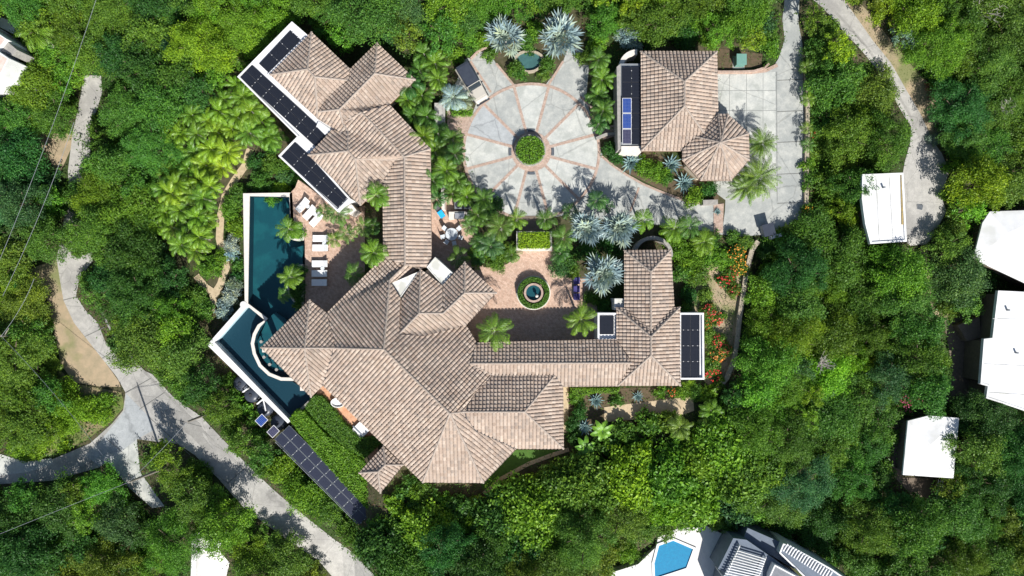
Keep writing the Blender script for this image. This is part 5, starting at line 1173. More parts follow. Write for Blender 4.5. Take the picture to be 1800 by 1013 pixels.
def hedge(name, label, poly_px, z0, h, cname, leaf=0.11, dens=170, color=None, world=None, group=None, bumpy=0.1, cat='hedge'):
    """a clipped hedge: leaves over a dark twiggy body. outline in pixels seen at its top"""
    poly = world or wpoly(poly_px, z0+h); xs = [p[0] for p in poly]; ys = [p[1] for p in poly]; cx, cy = sum(xs)/len(xs), sum(ys)/len(ys)
    pl = [(x-cx, y-cy) for x, y in poly]; t = thing(name, label, cat, (cx, cy, z0), 0, group)
    px_, py_ = np.array([p[0] for p in pl]), np.array([p[1] for p in pl])
    ar = abs(0.5*sum(pl[i][0]*pl[(i+1) % len(pl)][1]-pl[(i+1) % len(pl)][0]*pl[i][1] for i in range(len(pl))))
    n = int(ar*dens*1.2); bb = (px_.min(), px_.max(), py_.min(), py_.max()); Q = np.zeros((0, 2))
    while len(Q) < n:
        q = np.stack([rng.uniform(bb[0], bb[1], n), rng.uniform(bb[2], bb[3], n)], 1); Q = np.vstack([Q, q[inside(q, pl)]])
    Q = Q[:n]; zz = h+bumpy*(np.sin(Q[:, 0]*2.1+1)*np.cos(Q[:, 1]*1.7)+np.sin(Q[:, 0]*5.3+Q[:, 1]*4.1)*0.6)*0.7+rng.normal(0, 0.06, n)-np.abs(rng.normal(0, 0.05, n))
    P = [np.stack([Q[:, 0], Q[:, 1], zz], 1)]; N_ = [unit(n)*0.75+np.array([0, 0, 0.8])]
    for i in range(len(pl)):
        a, b = np.array(pl[i]), np.array(pl[(i+1) % len(pl)]); L_ = np.linalg.norm(b-a); k = int(L_*h*dens*0.6)+1; u = rng.uniform(0, 1, k)[:, None]; q = a+(b-a)*u; e = (b-a)/L_; nn = np.array([e[1], -e[0]])
        if nn.dot((a+b)/2) < 0: nn = -nn
        q = q+nn*rng.normal(0, 0.07, k)[:, None]; P.append(np.hstack([q, rng.uniform(0, h, k)[:, None]])); N_.append(np.array([nn[0], nn[1], 0.3])+unit(k)*0.7)
    P = np.vstack(P); N_ = np.vstack(N_); N_ /= np.linalg.norm(N_, axis=1)[:, None]
    me = leafmesh('foliage', P, N_, leaf*rng.uniform(0.7, 1.3, len(P)), 0.8, rng.normal(0.5, 0.17, len(P)), [M['leaf']])
    o = link('foliage', me, t); o.color = col(cname, 0.02) if color is None else (*color, 1)
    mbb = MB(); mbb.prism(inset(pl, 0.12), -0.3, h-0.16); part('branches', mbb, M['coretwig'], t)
    return t
def inside(q, poly):
    x, y = q[:, 0], q[:, 1]; r = np.zeros(len(q), bool); n = len(poly)
    for i in range(n):
        x0, y0 = poly[i]; x1, y1 = poly[(i+1) % n]
        if y0 == y1: continue
        c = ((y0 > y) != (y1 > y)) & (x < (x1-x0)*(y-y0)/(y1-y0)+x0); r ^= c
    return r
def distpoly(q, poly):
    d = np.full(len(q), 1e9); n = len(poly)
    for i in range(n):
        a = np.array(poly[i], float); b = np.array(poly[(i+1) % n], float); e = b-a; L2 = max(e.dot(e), 1e-9); t = np.clip(((q-a)@e)/L2, 0, 1)
        d = np.minimum(d, np.linalg.norm(q-(a+t[:, None]*e), axis=1))
    return np.where(inside(q, poly), -d, d)
def flowering(px, py, rpx, cname, fc, fname, dens=30, kind='shrub'):
    t = plant(kind, px, py, rpx, cname, 'bush dotted with %s flowers' % fname, 'bush', None, 'flowering_bush', desc='%s bush with %s flowers' % (cname, fname))
    R = rpx/15; k = int(dens*R*R)+12; a = rng.uniform(0, 6.28, k); q = R*np.sqrt(rng.uniform(0, 1, k))*0.95; cl = rng.uniform(0, 1, k)
    P = np.stack([q*np.cos(a), q*np.sin(a), 0.25*R+0.78*R*np.sqrt(np.maximum(0, 1-(q/R)**2))+0.12], 1)+rng.normal(0, 0.04, (k, 3)); N_ = unit(k)*0.5+np.array([0, 0, 1]); N_ /= np.linalg.norm(N_, axis=1)[:, None]
    me = leafmesh('flowers', P, N_, 0.10*rng.uniform(0.7, 1.3, k), 1.3, rng.normal(0.5, 0.15, k), [M['leaf']]); o = link('flowers', me, t); o.color = (*fc, 1); return t
def bare_tree(px, py, rpx, label):
    g = G(px, py, 4.2); R = rpx/15; t = thing('bare_tree', label, 'dead tree', (g.x, g.y, g.z)); zt = 3.6; mb = MB(); mt = MB(); mt.tube([(0,0,-0.5), (0.1,0,zt+0.1)], [0.2, 0.13], 8)
    part('trunk', mt, M['palebark'], t)
    for k in range(22):
        a = random.uniform(0, 6.28); r = R*random.uniform(0.6, 1.1); p = Vector((0.1, 0, zt)); pts = [p.copy()]; d = Vector((math.cos(a), math.sin(a), random.uniform(0.3, 1.0)))
        for j in range(6): p = p+d.normalized()*r/6+Vector((random.uniform(-.12, .12), random.uniform(-.12, .12), 0.03)); pts.append(p.copy())
        mb.tube(pts, [0.06*(1-0.13*j) for j in range(7)], 5)
        for q in range(5): s0 = pts[random.randint(2, 6)]; e = s0+Vector((random.uniform(-.6, .6), random.uniform(-.6, .6), random.uniform(0, .4)))*R*0.35; mb.tube([s0, e], [0.025, 0.01], 4)
    part('branches', mb, M['palebark'], t); return t

# ---------------------------------------------------------------- planting the gardens
for a in ((888,66,40,2.8),(984,66,46,3.2),(1031,402,36,2.8),(1088,402,38,2.9),(1060,483,42,3.0)): silver(*a)
GP = 'feather palms around the courtyard and terraces'
for (x, y, r, c, h) in [(508,402,27,'bright green',2.6),(510,487,26,'bright green',2.6),(499,519,17,'mid green',1.6),(663,343,28,'bright green',4.2),(657,444,30,'bright green',4.2),(594,375,28,'mid green',3.2),(640,398,22,'mid green',2.2),(622,482,24,'mid green',2.6),
 (588,420,18,'bright green',1.2),(570,372,18,'mid green',2),(655,400,20,'dark green',2),(610,410,20,'mid green',2),
 (880,400,32,'mid green',3.2),(862,432,28,'bluish green',2.6),(908,385,22,'bright green',3.0),(846,425,24,'mid green',2.2),(900,448,20,'mid green',1.2),(958,386,24,'mid green',3.0),(990,418,26,'mid green',2.8),(985,445,22,'dark green',2.2),(1003,372,20,'dark green',2.2),
 (1048,352,22,'dark green',3.0),(1131,386,26,'bright green',3.0),(1185,402,28,'bright green',2.6),(1212,398,26,'mid green',3.0),(1238,425,28,'bright green',2.6),(1022,562,32,'bright green',3.4),(806,452,22,'mid green',2.4),(826,398,20,'mid green',2.2),(840,455,18,'dark green',1.0),(1065,362,18,'dark green',2.4)]:
    palm('court', x, y, r, c, h+(1.8 if x < 600 else (1.0 if x < 650 else 0)), 'feather palm', GP)
palm('coco', 870, 582, 36, 'bright green', 4.6, 'leaning coconut palm', GP, (0.9, 0.8))
for (x, y, r) in ((1338,252,30),(1332,312,40),(1310,330,32)): palm('date', x, y, r, 'olive green', 2.6, 'bushy date palm', 'date palms by the turret')
for (x, y, r) in [(745,95,24),(765,112,26),(738,125,24),(720,150,26),(742,168,24),(716,176,20),(770,140,22),(728,205,24),(750,205,24),(770,235,26),(745,240,24),(795,245,22),(765,268,26),(800,272,24),(745,285,22),(785,300,26),(762,318,24),(805,318,22),(795,340,20),(770,350,18),(820,345,22),(850,350,22),(840,378,24),(1052,105,22),(1058,140,24),(1050,168,22),(1060,195,24),(1052,218,20)]:
    palm('areca', x, y, r*1.05, random.choice(['mid green', 'mid green', 'bright green', 'dark green']), random.choice([1.6, 2.2, 2.8]), 'clumping palm', 'clumping palms beside the forecourt')
palm('court', 797, 172, 30, 'silver-blue', 2.6, 'feather palm', GP); palm('court', 815, 178, 22, 'grey-green', 2.0, 'feather palm', GP)
# the bright areca grove left of the pool
AP = [(415,150),(432,172),(445,195),(462,212),(470,240),(440,232),(418,205),(398,180),(385,200),(405,230),(425,255),(385,235),(365,215),(350,240),(375,262),(400,270),(415,285),(345,270),(365,290),(392,298),(330,295),(352,318),(378,325),(315,320),(335,345),(362,352),(300,345),(320,372),(348,380),(370,388),(290,375),(305,400),(332,410),(355,415),(280,400),(318,430),(345,440),(340,205),(322,235),(305,262),(300,300),(285,330),(455,255),(485,240)]
PATH = [(440,262),(432,290),(412,318),(396,345),(388,380),(386,420),(393,450)]
for i, (x, y) in enumerate(AP):
    dp = min(math.hypot(x-a, y-b) for a, b in PATH)
    if dp < 30:
        if x > 400: continue
        x -= 30-dp
    yl = 350 < x < 430 and 230 < y < 330
    palm('areca', x+random.uniform(-4, 4), y+random.uniform(-4, 4), random.uniform(23, 31), random.choice(['yellow-green', 'lime green']) if yl else random.choice(['yellow-green', 'bright green', 'bright green']), random.choice([1.4, 2.0, 2.6]), 'bushy areca palm', 'areca palms left of the pool')
for (x, y, r, h, c) in [(62,58,38,3.4,'bright green'),(100,25,26,2.6,'yellow-green'),(42,100,26,2.4,'olive green'),(20,15,26,2.6,'bright green'),(1195,752,26,2.4,'olive green'),(1250,722,24,2.2,'bright green'),(1245,752,22,2.0,'mid green'),(1420,175,16,1.6,'bright green'),(1425,150,16,1.6,'bright green'),(1415,118,15,1.4,'olive green'),(1418,225,14,1.2,'olive green'),(1420,255,15,1.2,'mid green')]:
    palm('court', x, y, r, c, h, 'feather palm', 'outlying feather palms')
for a in ((1110,286,26),(1180,290,24),(1203,322,24),(1048,705,17),(1122,698,13),(1028,752,18),(838,440,9),(1095,392,10),(1262,372,9)): agave(*a)
for i, (x, y, r) in enumerate([(695,45,26),(672,22,22),(1060,760,20),(1030,790,20),(1012,812,18)]):
    g = G(x, y, 1.8); t = thing('banana_plant', None, 'banana plant', tuple(g), 0, 'broad-leaved banana plants'); cm = variants('banana', lambda: banana_mesh(1.5), 3)
    c = link('leaves', cm, t, (0, 0, 1.2), random.uniform(0, 6)); c.scale = (r/15/1.3,)*3; c.color = col('bright green', 0.1); mb = MB(); mb.tube([(0,0,-0.3), (0,0,1.3)], [0.14, 0.1], 8); part('stem', mb, M['leafthick'], t).color = col('olive green'); reg(t, 'broad-leaved banana plant', x, y)
for (x, y, r, c) in ((520,410,14,'bright green'),(514,400,9,'mid green'),(523,478,14,'dark green'),(521,496,15,'dark green'),(524,516,14,'dark green'),(524,534,10,'mid green')): plant('shrub', x, y, r, c, 'shrub', 'shrub', 'shrubs in the pool planters', 'planter_shrub', base=ZD+0.1)
# hedges
hedge('round_hedge', 'round clipped green hedge filling the planter at the centre of the circle', None, 0.7, 0.42, 'bright green', world=circ(W(932,264,1.0).x, W(932,264,1.0).y, 1.62, 30))
hedge('box_hedge', 'rectangular lime green hedge in a grey planter above the courtyard', [(911,409),(966,408),(967,436),(911,437)], 1.3, 0.4, 'lime green', 0.09, 260)
c = W(939, 424, 1.2); t = thing('hedge_planter', 'grey rectangular planter box under the lime green hedge', 'planter', (c.x, c.y, 0)); a = MB(); q = [(-2.05,-1.08),(2.05,-1.08),(2.05,1.12),(-2.05,1.12)]; a.ring(q, inset(q, 0.28), 0, 1.35); part('box', a, M['cap'], t)
a = MB(); a.prism(inset(q, 0.27), 0, 1.25); part('soil', a, M['soil'], t)
o_ = circ(0, 0, 1.82, 40); i_ = circ(0, 0, 1.25, 40); cc = W(938, 515, 0.9)
t = thing('ring_hedge', 'ring of clipped hedge around the courtyard fountain', 'hedge', (cc.x, cc.y, 0.05)); k = 3200; an = rng.uniform(0, 6.28, k); rr = rng.uniform(1.27, 1.80, k)
P = np.stack([rr*np.cos(an), rr*np.sin(an), 0.85+rng.normal(0, .06, k)], 1); sd = rng.uniform(0, 1, k) < 0.4; P[sd, 2] = rng.uniform(0.1, 0.85, sd.sum()); rs = 1.83; P[sd, 0] = rs*np.cos(an[sd]); P[sd, 1] = rs*np.sin(an[sd]); N_ = unit(k)*0.7+np.array([0, 0, 0.7]); N_ /= np.linalg.norm(N_, axis=1)[:, None]
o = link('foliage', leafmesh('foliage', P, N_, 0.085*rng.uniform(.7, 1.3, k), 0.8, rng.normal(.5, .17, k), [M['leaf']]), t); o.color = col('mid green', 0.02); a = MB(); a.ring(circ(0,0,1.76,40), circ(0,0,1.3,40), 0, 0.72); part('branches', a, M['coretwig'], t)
hedge('box_hedge', 'small clipped green hedge block beside the parked vehicle', [(790,186),(812,184),(830,190),(830,202),(795,202)], 0, 0.8, 'bright green', 0.1)
hedge('terrace_hedge', 'broad dark green hedge bed beside the bedroom terrace', [(536,716),(552,696),(567,697),(604,742),(632,770),(665,768),(672,776),(640,806),(605,785),(560,745)], -3.4, 3.75, 'mid green', 0.11, 260, bumpy=0.10)
hedge('vine_hedge', 'long leafy hedge running between the solar bank and the terrace', [(508,738),(520,722),(534,724),(575,766),(640,812),(690,870),(720,905),(700,940),(650,900),(600,846),(555,795)], -4.2, 3.2, 'bright green', 0.14, 230, bumpy=0.14)
hedge('bed_hedge', 'row of bright green plants below the east roof wing', [(1003,683),(1090,683),(1085,692),(1050,690),(1010,700)], 0, 0.7, 'bright green', 0.1)
hedge('bed_hedge', 'round green shrub bed at the foot of the pool planter palms', [(546,700),(560,694),(560,706),(548,712)], -3.4, 3.0, 'mid green', 0.1)
# shrubs given by hand
for (x, y, r, c, kind) in [(840,448,18,'bright green','shrub'),(875,455,22,'mid green','shrub'),(893,440,16,'olive green','shrub'),(985,468,20,'bluish green','shrub'),(1008,478,12,'olive green','shrub'),(1000,455,18,'dark green','shrub'),(1035,440,20,'dark green','shrub'),(1075,430,20,'dark green','shrub'),
 (1065,540,14,'dark green','shrub'),(1040,525,14,'mid green','shrub'),(915,132,12,'mid green','shrub'),(955,130,13,'olive green','shrub'),(905,120,14,'mid green','shrub'),(962,112,14,'mid green','shrub'),(1053,76,16,'yellow-green','shrub'),(1106,68,20,'silver-blue','shrub'),
 (480,345,16,'bright green','shrub'),(495,330,14,'yellow-green','shrub'),(460,318,22,'mid green','shrub'),(475,290,18,'mid green','shrub'),(450,285,16,'dark green','shrub'),(500,312,14,'bluish green','shrub'),(520,320,12,'mid green','shrub'),
 (405,372,18,'bright green','shrub'),(415,400,18,'bright green','shrub'),(412,350,18,'mid green','shrub'),(422,335,14,'mid green','shrub'),(408,430,15,'silver-blue','shrub'),(408,448,13,'silver-blue','shrub'),(418,465,13,'mid green','shrub'),(405,520,16,'silver-blue','shrub'),(393,545,16,'silver-blue','shrub'),(410,500,14,'grey-green','shrub'),(420,485,12,'dark green','shrub'),
 (368,470,22,'bright green','shrub'),(385,455,14,'bright green','shrub'),(350,520,16,'mid green','shrub'),(360,545,18,'mid green','shrub'),(605,385,18,'bright green','shrub'),(592,412,18,'yellow-green','shrub'),
 (1150,300,20,'bright green','shrub'),(1130,292,16,'bright green','shrub'),(1075,262,16,'dark green','shrub'),(1085,275,14,'dark green','shrub'),(1220,345,18,'bright green','shrub'),(1245,332,16,'dark green','shrub'),(1170,312,14,'mid green','shrub'),
 (855,370,18,'dark green','shrub'),(870,360,16,'dark green','shrub'),(1010,700,12,'bright green','shrub'),(1085,705,12,'mid green','shrub'),(1160,690,12,'bright green','shrub'),(1200,690,14,'bright green','shrub'),
 (1195,440,22,'bright green','shrub'),(1218,455,24,'bright green','shrub'),(1260,455,24,'bright green','shrub'),(1250,425,20,'mid green','shrub'),(1200,480,18,'mid green','shrub'),(1225,490,18,'olive green','shrub'),(1210,520,16,'dark green','shrub'),(1205,545,14,'mid green','shrub'),(1240,520,14,'olive green','shrub'),
 (1245,590,14,'olive green','shrub'),(1250,640,16,'olive green','shrub'),(1225,690,14,'mid green','shrub'),(1210,678,10,'yellow-green','shrub'),(1180,420,20,'yellow-green','shrub'),(730,870,16,'bright green','shrub'),(745,858,14,'mid green','shrub'),(720,845,12,'mid green','shrub'),
 (1420,320,13,'mid green','shrub'),(1418,290,12,'bright green','shrub'),(1400,400,14,'mid green','shrub'),(1385,405,12,'olive green','shrub'),(1370,412,10,'olive green','shrub'),(1310,425,14,'olive green','shrub'),(1290,418,14,'mid green','shrub'),
 (1100,760,24,'mid green','bigleaf'),(1140,745,22,'mid green','bigleaf'),(1175,740,20,'olive green','bigleaf'),(1070,780,22,'mid green','bigleaf'),(705,865,14,'mid green','bigleaf'),(690,885,16,'bright green','bigleaf'),(742,878,14,'olive green','bigleaf'),(765,868,10,'mid green','shrub'),(500,318,13,'mid green','shrub'),(512,310,12,'dark green','shrub'),(488,298,14,'mid green','shrub'),(500,290,12,'bright green','shrub'),(478,262,14,'mid green','shrub'),(555,375,10,'mid green','shrub'),(925,72,16,'mid green','shrub'),(938,52,16,'bright green','shrub'),(1022,102,12,'olive green','shrub'),(862,96,12,'mid green','shrub'),(1036,92,13,'mid green','shrub'),(846,72,15,'bright green','shrub'),(826,88,13,'mid green','shrub'),(1048,58,16,'mid green','shrub'),(930,90,10,'dark green','shrub'),(805,98,14,'bright green','shrub'),(785,90,14,'mid green','shrub'),(448,738,13,'mid green','bigleaf'),(430,718,14,'bright green','bigleaf'),(414,698,12,'mid green','bigleaf'),(455,768,14,'mid green','bigleaf'),(400,670,14,'mid green','bigleaf'),(1245,690,16,'bright green','bigleaf'),(1262,675,12,'olive green','bigleaf'),(1020,725,14,'dark green','shrub'),(1005,745,14,'dark green','shrub'),(1010,770,14,'dark green','shrub'),(1640,245,12,'grey-green','shrub'),(1648,160,18,'rusty brown','shrub'),(1660,185,12,'grey-green','shrub')]:
    plant(kind, x, y, r, c, 'shrub', 'shrub', 'shrubs in the garden beds', 'garden_shrub')
for (x, y, r, c, fc, fn) in [(1292,448,18,'mid green',(0.75,0.30,0.04),'orange'),(1300,470,16,'olive green',(0.80,0.38,0.05),'orange'),(1285,482,15,'mid green',(0.62,0.04,0.05),'red'),(1270,495,12,'mid green',(0.66,0.06,0.05),'red'),(1290,510,14,'olive green',(0.62,0.04,0.06),'red'),
 (1245,548,16,'olive green',(0.62,0.05,0.06),'red'),(1262,560,12,'mid green',(0.65,0.08,0.06),'red'),(1240,570,14,'olive green',(0.70,0.2,0.05),'orange'),(1262,600,15,'mid green',(0.62,0.04,0.06),'red'),(1275,612,14,'olive green',(0.65,0.1,0.1),'red'),(1258,625,13,'olive green',(0.70,0.25,0.06),'orange'),
 (1252,655,13,'olive green',(0.65,0.05,0.05),'red'),(1180,690,10,'mid green',(0.65,0.15,0.05),'orange'),(1419,372,14,'mid green',(0.80,0.40,0.04),'orange'),(1590,712,22,'mid green',(0.65,0.08,0.25),'pink'),(1610,700,18,'mid green',(0.60,0.06,0.22),'pink'),(1430,235,9,'olive green',(0.65,0.12,0.05),'red'),(700,20,16,'mid green',(0.60,0.15,0.05),'orange'),(468,232,10,'mid green',(0.65,0.15,0.05),'orange'),(88,35,13,'yellow-green',(0.75,0.45,0.03),'golden'),(55,140,14,'olive green',(0.75,0.5,0.04),'golden'),(1332,260,8,'mid green',(0.65,0.05,0.03),'red'),(420,348,9,'mid green',(0.5,0.1,0.08),'dark red')]:
    flowering(x, y, r, c, fc, fn)
bare_tree(1722, 18, 34, 'bleached leafless tree in the upper right corner woods'); bare_tree(1490, 480, 14, 'small grey leafless tree left of the neighbour walk'); bare_tree(1447, 640, 18, 'grey leafless tree on the right hand slope'); bare_tree(1768, 188, 16, 'thin bleached fallen branches in the woods at the right edge')

# ---------------------------------------------------------------- the woods all round
KEEP = [[(148,133),(178,133),(180,163),(166,205),(150,235),(130,240),(138,190)], [(125,255),(140,250),(142,300),(128,310),(120,300)], [(112,365),(128,360),(126,390),(112,392)], [p for p in ROADL if not (p[1] < 450 and p[0] < 200)], ROADR, DRIVE,
 [(45,475),(104,455),(107,500),(142,583),(209,670),(205,690),(160,690),(110,660),(90,560),(62,505)], [(190,812),(241,772),(247,830),(290,890),(268,893),(228,858)], [(-60,798),(47,812),(95,805),(50,840),(-60,850)], [(75,235),(128,235),(125,262),(108,295),(95,295),(75,262)],
 # villa, pools, terraces and inner gardens as one patch
 [(418,134),(514,36),(545,50),(600,110),(660,70),(690,95),(715,130),(735,80),(790,95),(850,80),(860,40),(1020,25),(1050,85),(1120,60),(1125,88),(1262,88),(1340,95),(1270,300),(1320,330),(1270,412),(1330,425),(1310,520),(1290,660),(1225,735),(1060,800),(990,800),(850,868),(760,870),(715,880),(670,900),(645,922),(500,790),(440,745),(410,690),(362,605),(340,490),(270,400),(290,300),(350,200)],
 [(1483,0),(1534,72),(1593,159),(1640,249),(1655,240),(1645,160),(1590,95),(1548,50),(1520,10)],
 [(1515,305),(1589,302),(1595,427),(1529,430)], [(1727,388),(1740,370),(1960,365),(1960,520),(1850,510),(1712,460)], [(1745,508),(1960,515),(1960,730),(1800,722),(1733,700),(1665,690),(1670,560),(1740,590)], [(1584,735),(1632,729),(1668,735),(1662,838),(1640,880),(1584,850),(1570,800)],
 [(1622,432),(1634,432),(1645,540),(1638,545)],
 [(1075,1007),(1122,992),(1155,950),(1242,922),(1285,938),(1320,925),(1400,960),(1520,1040),(1500,1090),(1060,1090)], [(343,940),(352,938),(404,990),(398,1013),(400,1090),(340,1090),(338,960)], [(-60,20),(0,30),(45,55),(35,100),(5,132),(-60,150)]]
GI = [i for i, p in enumerate(KEEP) if p[0] == (418,134)][0]
SEED = [(20,200,'mid green'),(60,120,'bright green'),(130,60,'mid green'),(110,130,'bright green'),(100,190,'mid green'),(110,225,'bright green'),(40,260,'dark green'),(40,330,'bluish green'),(60,400,'mid green'),(30,470,'dark green'),(50,540,'mid green'),(50,650,'olive green'),(130,720,'mid green'),(80,760,'yellow-green'),(110,690,'olive green'),(40,700,'mid green'),(180,720,'olive green'),
 (100,900,'mid green'),(40,960,'dark green'),(220,920,'mid green'),(180,970,'dark green'),(280,950,'bright green'),(200,870,'bright green'),(250,820,'bright green'),(320,850,'mid green'),(400,930,'bright green'),(450,980,'mid green'),(500,1000,'olive green'),(340,800,'mid green'),(420,780,'mid green'),(480,850,'bright green'),(560,930,'mid green'),
 (230,60,'mid green'),(210,130,'dark green'),(200,200,'mid green'),(250,240,'bright green'),(300,130,'mid green'),(350,70,'yellow-green'),(390,80,'bright green'),(290,40,'mid green'),(430,20,'bright green'),(480,40,'yellow-green'),(560,15,'bright green'),(600,30,'bright green'),(330,190,'mid green'),(240,300,'mid green'),(220,370,'mid green'),(240,340,'dark green'),(200,440,'dark green'),(300,430,'yellow-green'),(300,470,'mid green'),(180,500,'mid green'),(220,560,'dark green'),
 (290,560,'bright green'),(340,600,'mid green'),(260,600,'olive green'),(300,680,'mid green'),(380,680,'dark green'),(380,560,'mid green'),(160,420,'mid green'),(70,290,'dark green'),(640,60,'deep green'),(660,20,'mid green'),(760,30,'bright green'),(740,60,'olive green'),(820,40,'bright green'),(800,60,'mid green'),(870,20,'bright green'),(1010,20,'mid green'),(1060,20,'bright green'),(1130,30,'yellow-green'),(1200,30,'mid green'),(1180,70,'dark green'),(1300,40,'bright green'),(1340,90,'bright green'),(1360,30,'mid green'),(1250,60,'bright green'),
 (1435,30,'mid green'),(1460,70,'mid green'),(1475,60,'yellow-green'),(1440,120,'mid green'),(1490,130,'olive green'),(1540,160,'olive green'),(1460,200,'mid green'),(1540,210,'olive green'),(1480,280,'olive green'),(1580,250,'mid green'),(1450,320,'mid green'),(1490,400,'mid green'),(1520,20,'mid green'),(1600,20,'yellow-green'),(1640,50,'bright green'),(1600,90,'grey-green'),(1620,130,'mid green'),(1680,60,'mid green'),(1740,80,'olive green'),(1780,30,'olive green'),
 (1700,150,'dark green'),(1760,150,'mid green'),(1790,220,'olive green'),(1720,230,'olive green'),(1690,270,'mid green'),(1710,330,'yellow-green'),(1680,320,'bright green'),(1740,300,'yellow-green'),(1790,330,'olive green'),(1690,410,'olive green'),(1690,470,'bluish green'),(1760,490,'dark green'),(1640,460,'dark green'),(1570,470,'bright green'),(1590,440,'yellow-green'),(1400,470,'bright green'),(1350,520,'bright green'),(1440,430,'mid green'),(1480,520,'bright green'),(1560,540,'mid green'),(1620,560,'olive green'),(1640,640,'mid green'),(1600,620,'mid green'),
 (1510,635,'lime green'),(1540,660,'olive green'),(1380,600,'bright green'),(1450,580,'olive green'),(1480,700,'mid green'),(1390,700,'bright green'),(1330,700,'bright green'),(1560,700,'olive green'),(1330,800,'yellow-green'),(1260,780,'bright green'),(1430,800,'mid green'),(1520,800,'mid green'),(1560,860,'dark green'),(1480,880,'mid green'),(1400,880,'bluish green'),(1540,960,'olive green'),(1620,940,'mid green'),(1700,850,'olive green'),(1740,760,'deep green'),(1780,820,'dark green'),(1700,960,'mid green'),(1780,960,'olive green'),
 (1290,880,'mid green'),(1200,870,'bright green'),(1150,880,'yellow-green'),(1080,860,'bright green'),(1040,930,'olive green'),(980,980,'olive green'),(1120,930,'olive green'),(900,940,'dark green'),(850,990,'mid green'),(760,960,'dark green'),(720,990,'mid green'),(650,970,'mid green'),(800,900,'bright green'),(920,880,'bright green'),(1000,860,'mid green'),(1380,950,'dark green')]
SA = np.array([[s[0], s[1]] for s in SEED], float)
BIG = [(218,372,46),(350,80,44),(300,130,40),(1715,325,42),(1545,165,40),(1560,250,38),(1690,480,44),(90,200,36),(40,280,42),(40,360,40),(1460,150,38),(1750,110,46),(1690,40,40),(1610,25,38),(260,60,40),(1740,740,44),(1790,800,44),(1730,850,42),(1610,925,42),(256,120,38),(200,290,36),(1510,330,36),(1490,240,40),(580,20,34),(485,25,36),(1505,635,26)]
APRON = [(190,812),(241,772),(247,830),(290,890),(268,893),(228,858)]
def forest():
    pts = []; ex = KEEP
    def ok(q): 
        d = np.full(len(q), 1e9)
        for p in ex: d = np.minimum(d, distpoly(q, p))
        return d
    for b in BIG: pts.append(b)
    d0 = {}
    for r, nt_ in ((44, 700), (36, 1200), (29, 2200), (23, 3500), (18, 5000), (14, 7000)):
        q = np.stack([rng.uniform(-50, 1850, nt_), rng.uniform(-45, 1062, nt_)], 1); d = ok(q)
        gd = distpoly(q, KEEP[GI]); gd2 = np.minimum(np.minimum(distpoly(q, ROADR), distpoly(q, DRIVE)), distpoly(q, APRON)-6)
        for (x, y), dd, g_, g2 in zip(q, d, gd, gd2):
            if dd < r*random.choice([0.86, 0.95, 1.0]) or (g_ < r*1.08) or (g2 < r*1.05): continue
            good = True
            for (a, b, c) in pts:
                if (a-x)**2+(b-y)**2 < (0.63*(c+r))**2: good = False; break
            if good: pts.append((float(x), float(y), r*random.uniform(0.92, 1.1)))
    return pts
FP = forest(); nt_, ns_, nf_ = 0, 0, 0
for (x, y, r) in FP:
    j = np.argsort(((SA-np.array([x+random.gauss(0, 14), y+random.gauss(0, 14)]))**2).sum(1))[0]; cn = SEED[j][2]
    if random.random() < 0.18: cn = random.choice(['mid green', 'dark green', 'olive green', 'bright green', 'bluish green'])
    rr = r*1.15
    nb = abs((y-770)-(x-480)) < 150 and 470 < x < 720 and 760 < y < 1010
    low = (1010 < x < 1330 and y > 770 and y < 900) or (640 < x < 1010 and y > 850 and y < 960)
    nb = nb or (1420 < x < 1458 and 60 < y < 420) or (85 < x < 215 and 640 < y < 800)
    if 85 < x < 215 and 640 < y < 800:
        cn = random.choice(['yellow-green', 'olive green', 'bright green']); rr *= 0.8
        if random.random() < 0.5: continue
    if r > 21 and not nb:
        if low: plant('bigleaf', x, y, rr, cn, 'leafy thicket', 'thicket', 'leafy thickets on the slope', 'leafy_thicket')
        elif random.random() < 0.5: plant('tree', x, y, rr, cn, 'broadleaf tree', 'tree', 'broadleaf trees in the woods', 'broadleaf_tree', jit=0.2); nt_ += 1
        else: plant('fine', x, y, rr, cn, 'fine-leaved tree', 'tree', 'fine-leaved trees in the woods', 'fine_leaved_tree', jit=0.2); nf_ += 1
    else: plant('bigleaf' if low else 'shrub', x, y, rr*1.05, cn, 'bush', 'bush', 'bushes filling the woods', 'woodland_bush'); ns_ += 1
print('FOREST trees', nt_, nf_, len([1 for o in C.objects if o.name.startswith('woodland')]), 'bushes', ns_)
finish_labels()
# undergrowth and grass: nobody could count it
def scatter(name, label, n, cname, test, leaf=0.16, h=(0.05, 0.7), mats='leaf', up=0.6, asp=0.8):
    q = np.stack([rng.uniform(-60, 1860, n), rng.uniform(-50, 1065, n)], 1); q = q[test(q)]
    w_ = np.array([tuple(G(x, y)) for x, y in q]); k = len(w_)
    P = w_+np.stack([rng.normal(0, .15, k), rng.normal(0, .15, k), rng.uniform(h[0], h[1], k)], 1); N_ = unit(k)*0.7+np.array([0, 0, up]); N_ /= np.linalg.norm(N_, axis=1)[:, None]
    tn = 0.45+0.18*np.sin(P[:, 0]*0.9)*np.cos(P[:, 1]*0.8)+rng.normal(0, .13, k)
    o = link(name, leafmesh(name, P, N_, leaf*rng.uniform(.6, 1.4, k), asp, tn, [M[mats]])); o.color = (*PAL[cname], 1); tag(o, label, name.replace('_', ' '), kind='stuff'); return o
def free(q):
    d = np.full(len(q), 1e9)
    for p in KEEP: d = np.minimum(d, distpoly(q, p))
    return d
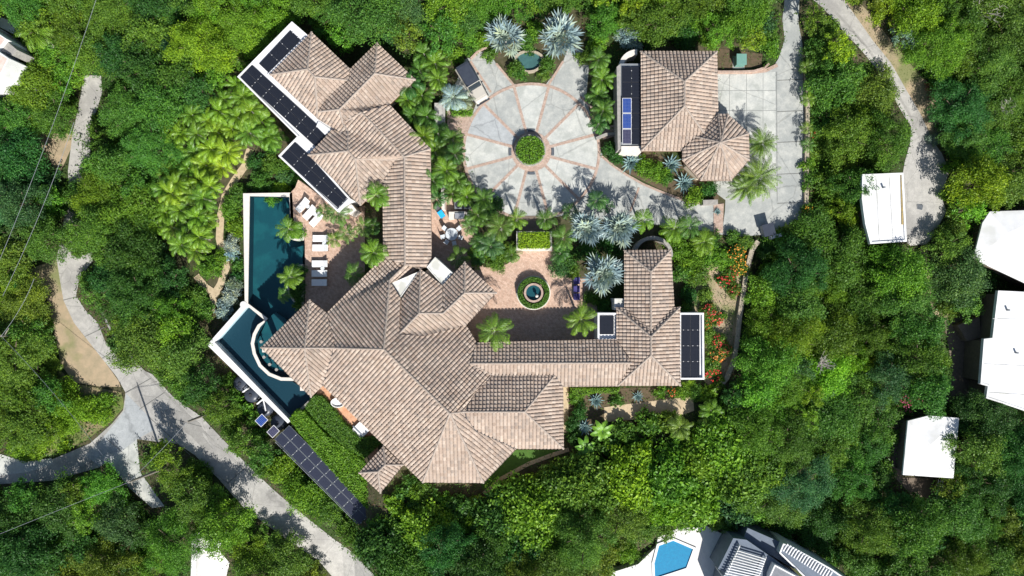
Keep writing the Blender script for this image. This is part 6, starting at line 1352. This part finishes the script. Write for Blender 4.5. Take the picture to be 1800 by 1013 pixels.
scatter('undergrowth', 'low green undergrowth between the trees', 230000, 'mid green', lambda q: free(q) > 3, 0.15, (0.05, 1.3))
GARD = KEEP[GI]; HARD = [[(430,338),(512,338),(620,340),(640,470),(560,600),(505,745),(362,604),(428,534)], [(843,100),(1040,80),(1045,230),(1270,345),(1272,412),(950,420),(840,350),(815,230)], [(757,345),(830,350),(850,470),(910,436),(975,436),(1050,500),(1050,600),(757,600)], [(1262,124),(1420,80),(1415,410),(1262,410)], [(545,690),(572,665),(705,835),(668,845)], [(480,770),(512,754),(654,895),(628,920)], [(860,86),(872,110),(905,150),(960,150),(995,105),(1030,90),(1030,300),(820,300),(800,110)]]
def gardtest(q):
    r = inside(q, GARD)
    for p in HARD: r &= ~inside(q, p)
    d = np.full(len(q), 1e9)
    for p in [[(384,262),(440,262),(430,300),(400,340),(397,470),(373,550),(350,540),(375,470),(380,330)], [(1062,712),(1220,697),(1220,725),(1062,742)], [(990,640),(1002,640),(1000,760),(850,870),(900,791),(985,791)]]: r &= ~inside(q, p)
    return r
BRICKST = 0
scatter('ground_cover', 'mixed low ground cover in the garden beds', 120000, 'mid green', gardtest, 0.11, (0.02, 0.3))
grassP = [[(0,600),(90,560),(110,660),(160,690),(215,690),(222,715),(200,745),(150,780),(80,800),(0,790)], [(1485,5),(1535,75),(1595,160),(1640,245),(1660,240),(1660,150),(1600,80),(1550,40)], [(60,490),(95,480),(100,560),(85,600),(60,560)], [(195,815),(240,850),(270,893),(240,890),(205,850)], [(1200,560),(1300,500),(1290,650),(1240,680)]]
def grtest(q):
    r = np.zeros(len(q), bool)
    for p in grassP: r |= inside(q, p)
    return r & (rng.uniform(0, 1, len(q)) < 0.5)
scatter('grass', 'rough yellow-green grass on verges and banks', 500000, 'olive green', grtest, 0.10, (0.02, 0.12), up=0.4, asp=0.25)
scatter('fallen_leaves', 'scattered dry leaf litter on the open soil', 60000, 'rusty brown', lambda q: gardtest(q) | (free(q) > 2) & (rng.uniform(0, 1, len(q)) < 0.2), 0.06, (0.02, 0.06), up=1.5)
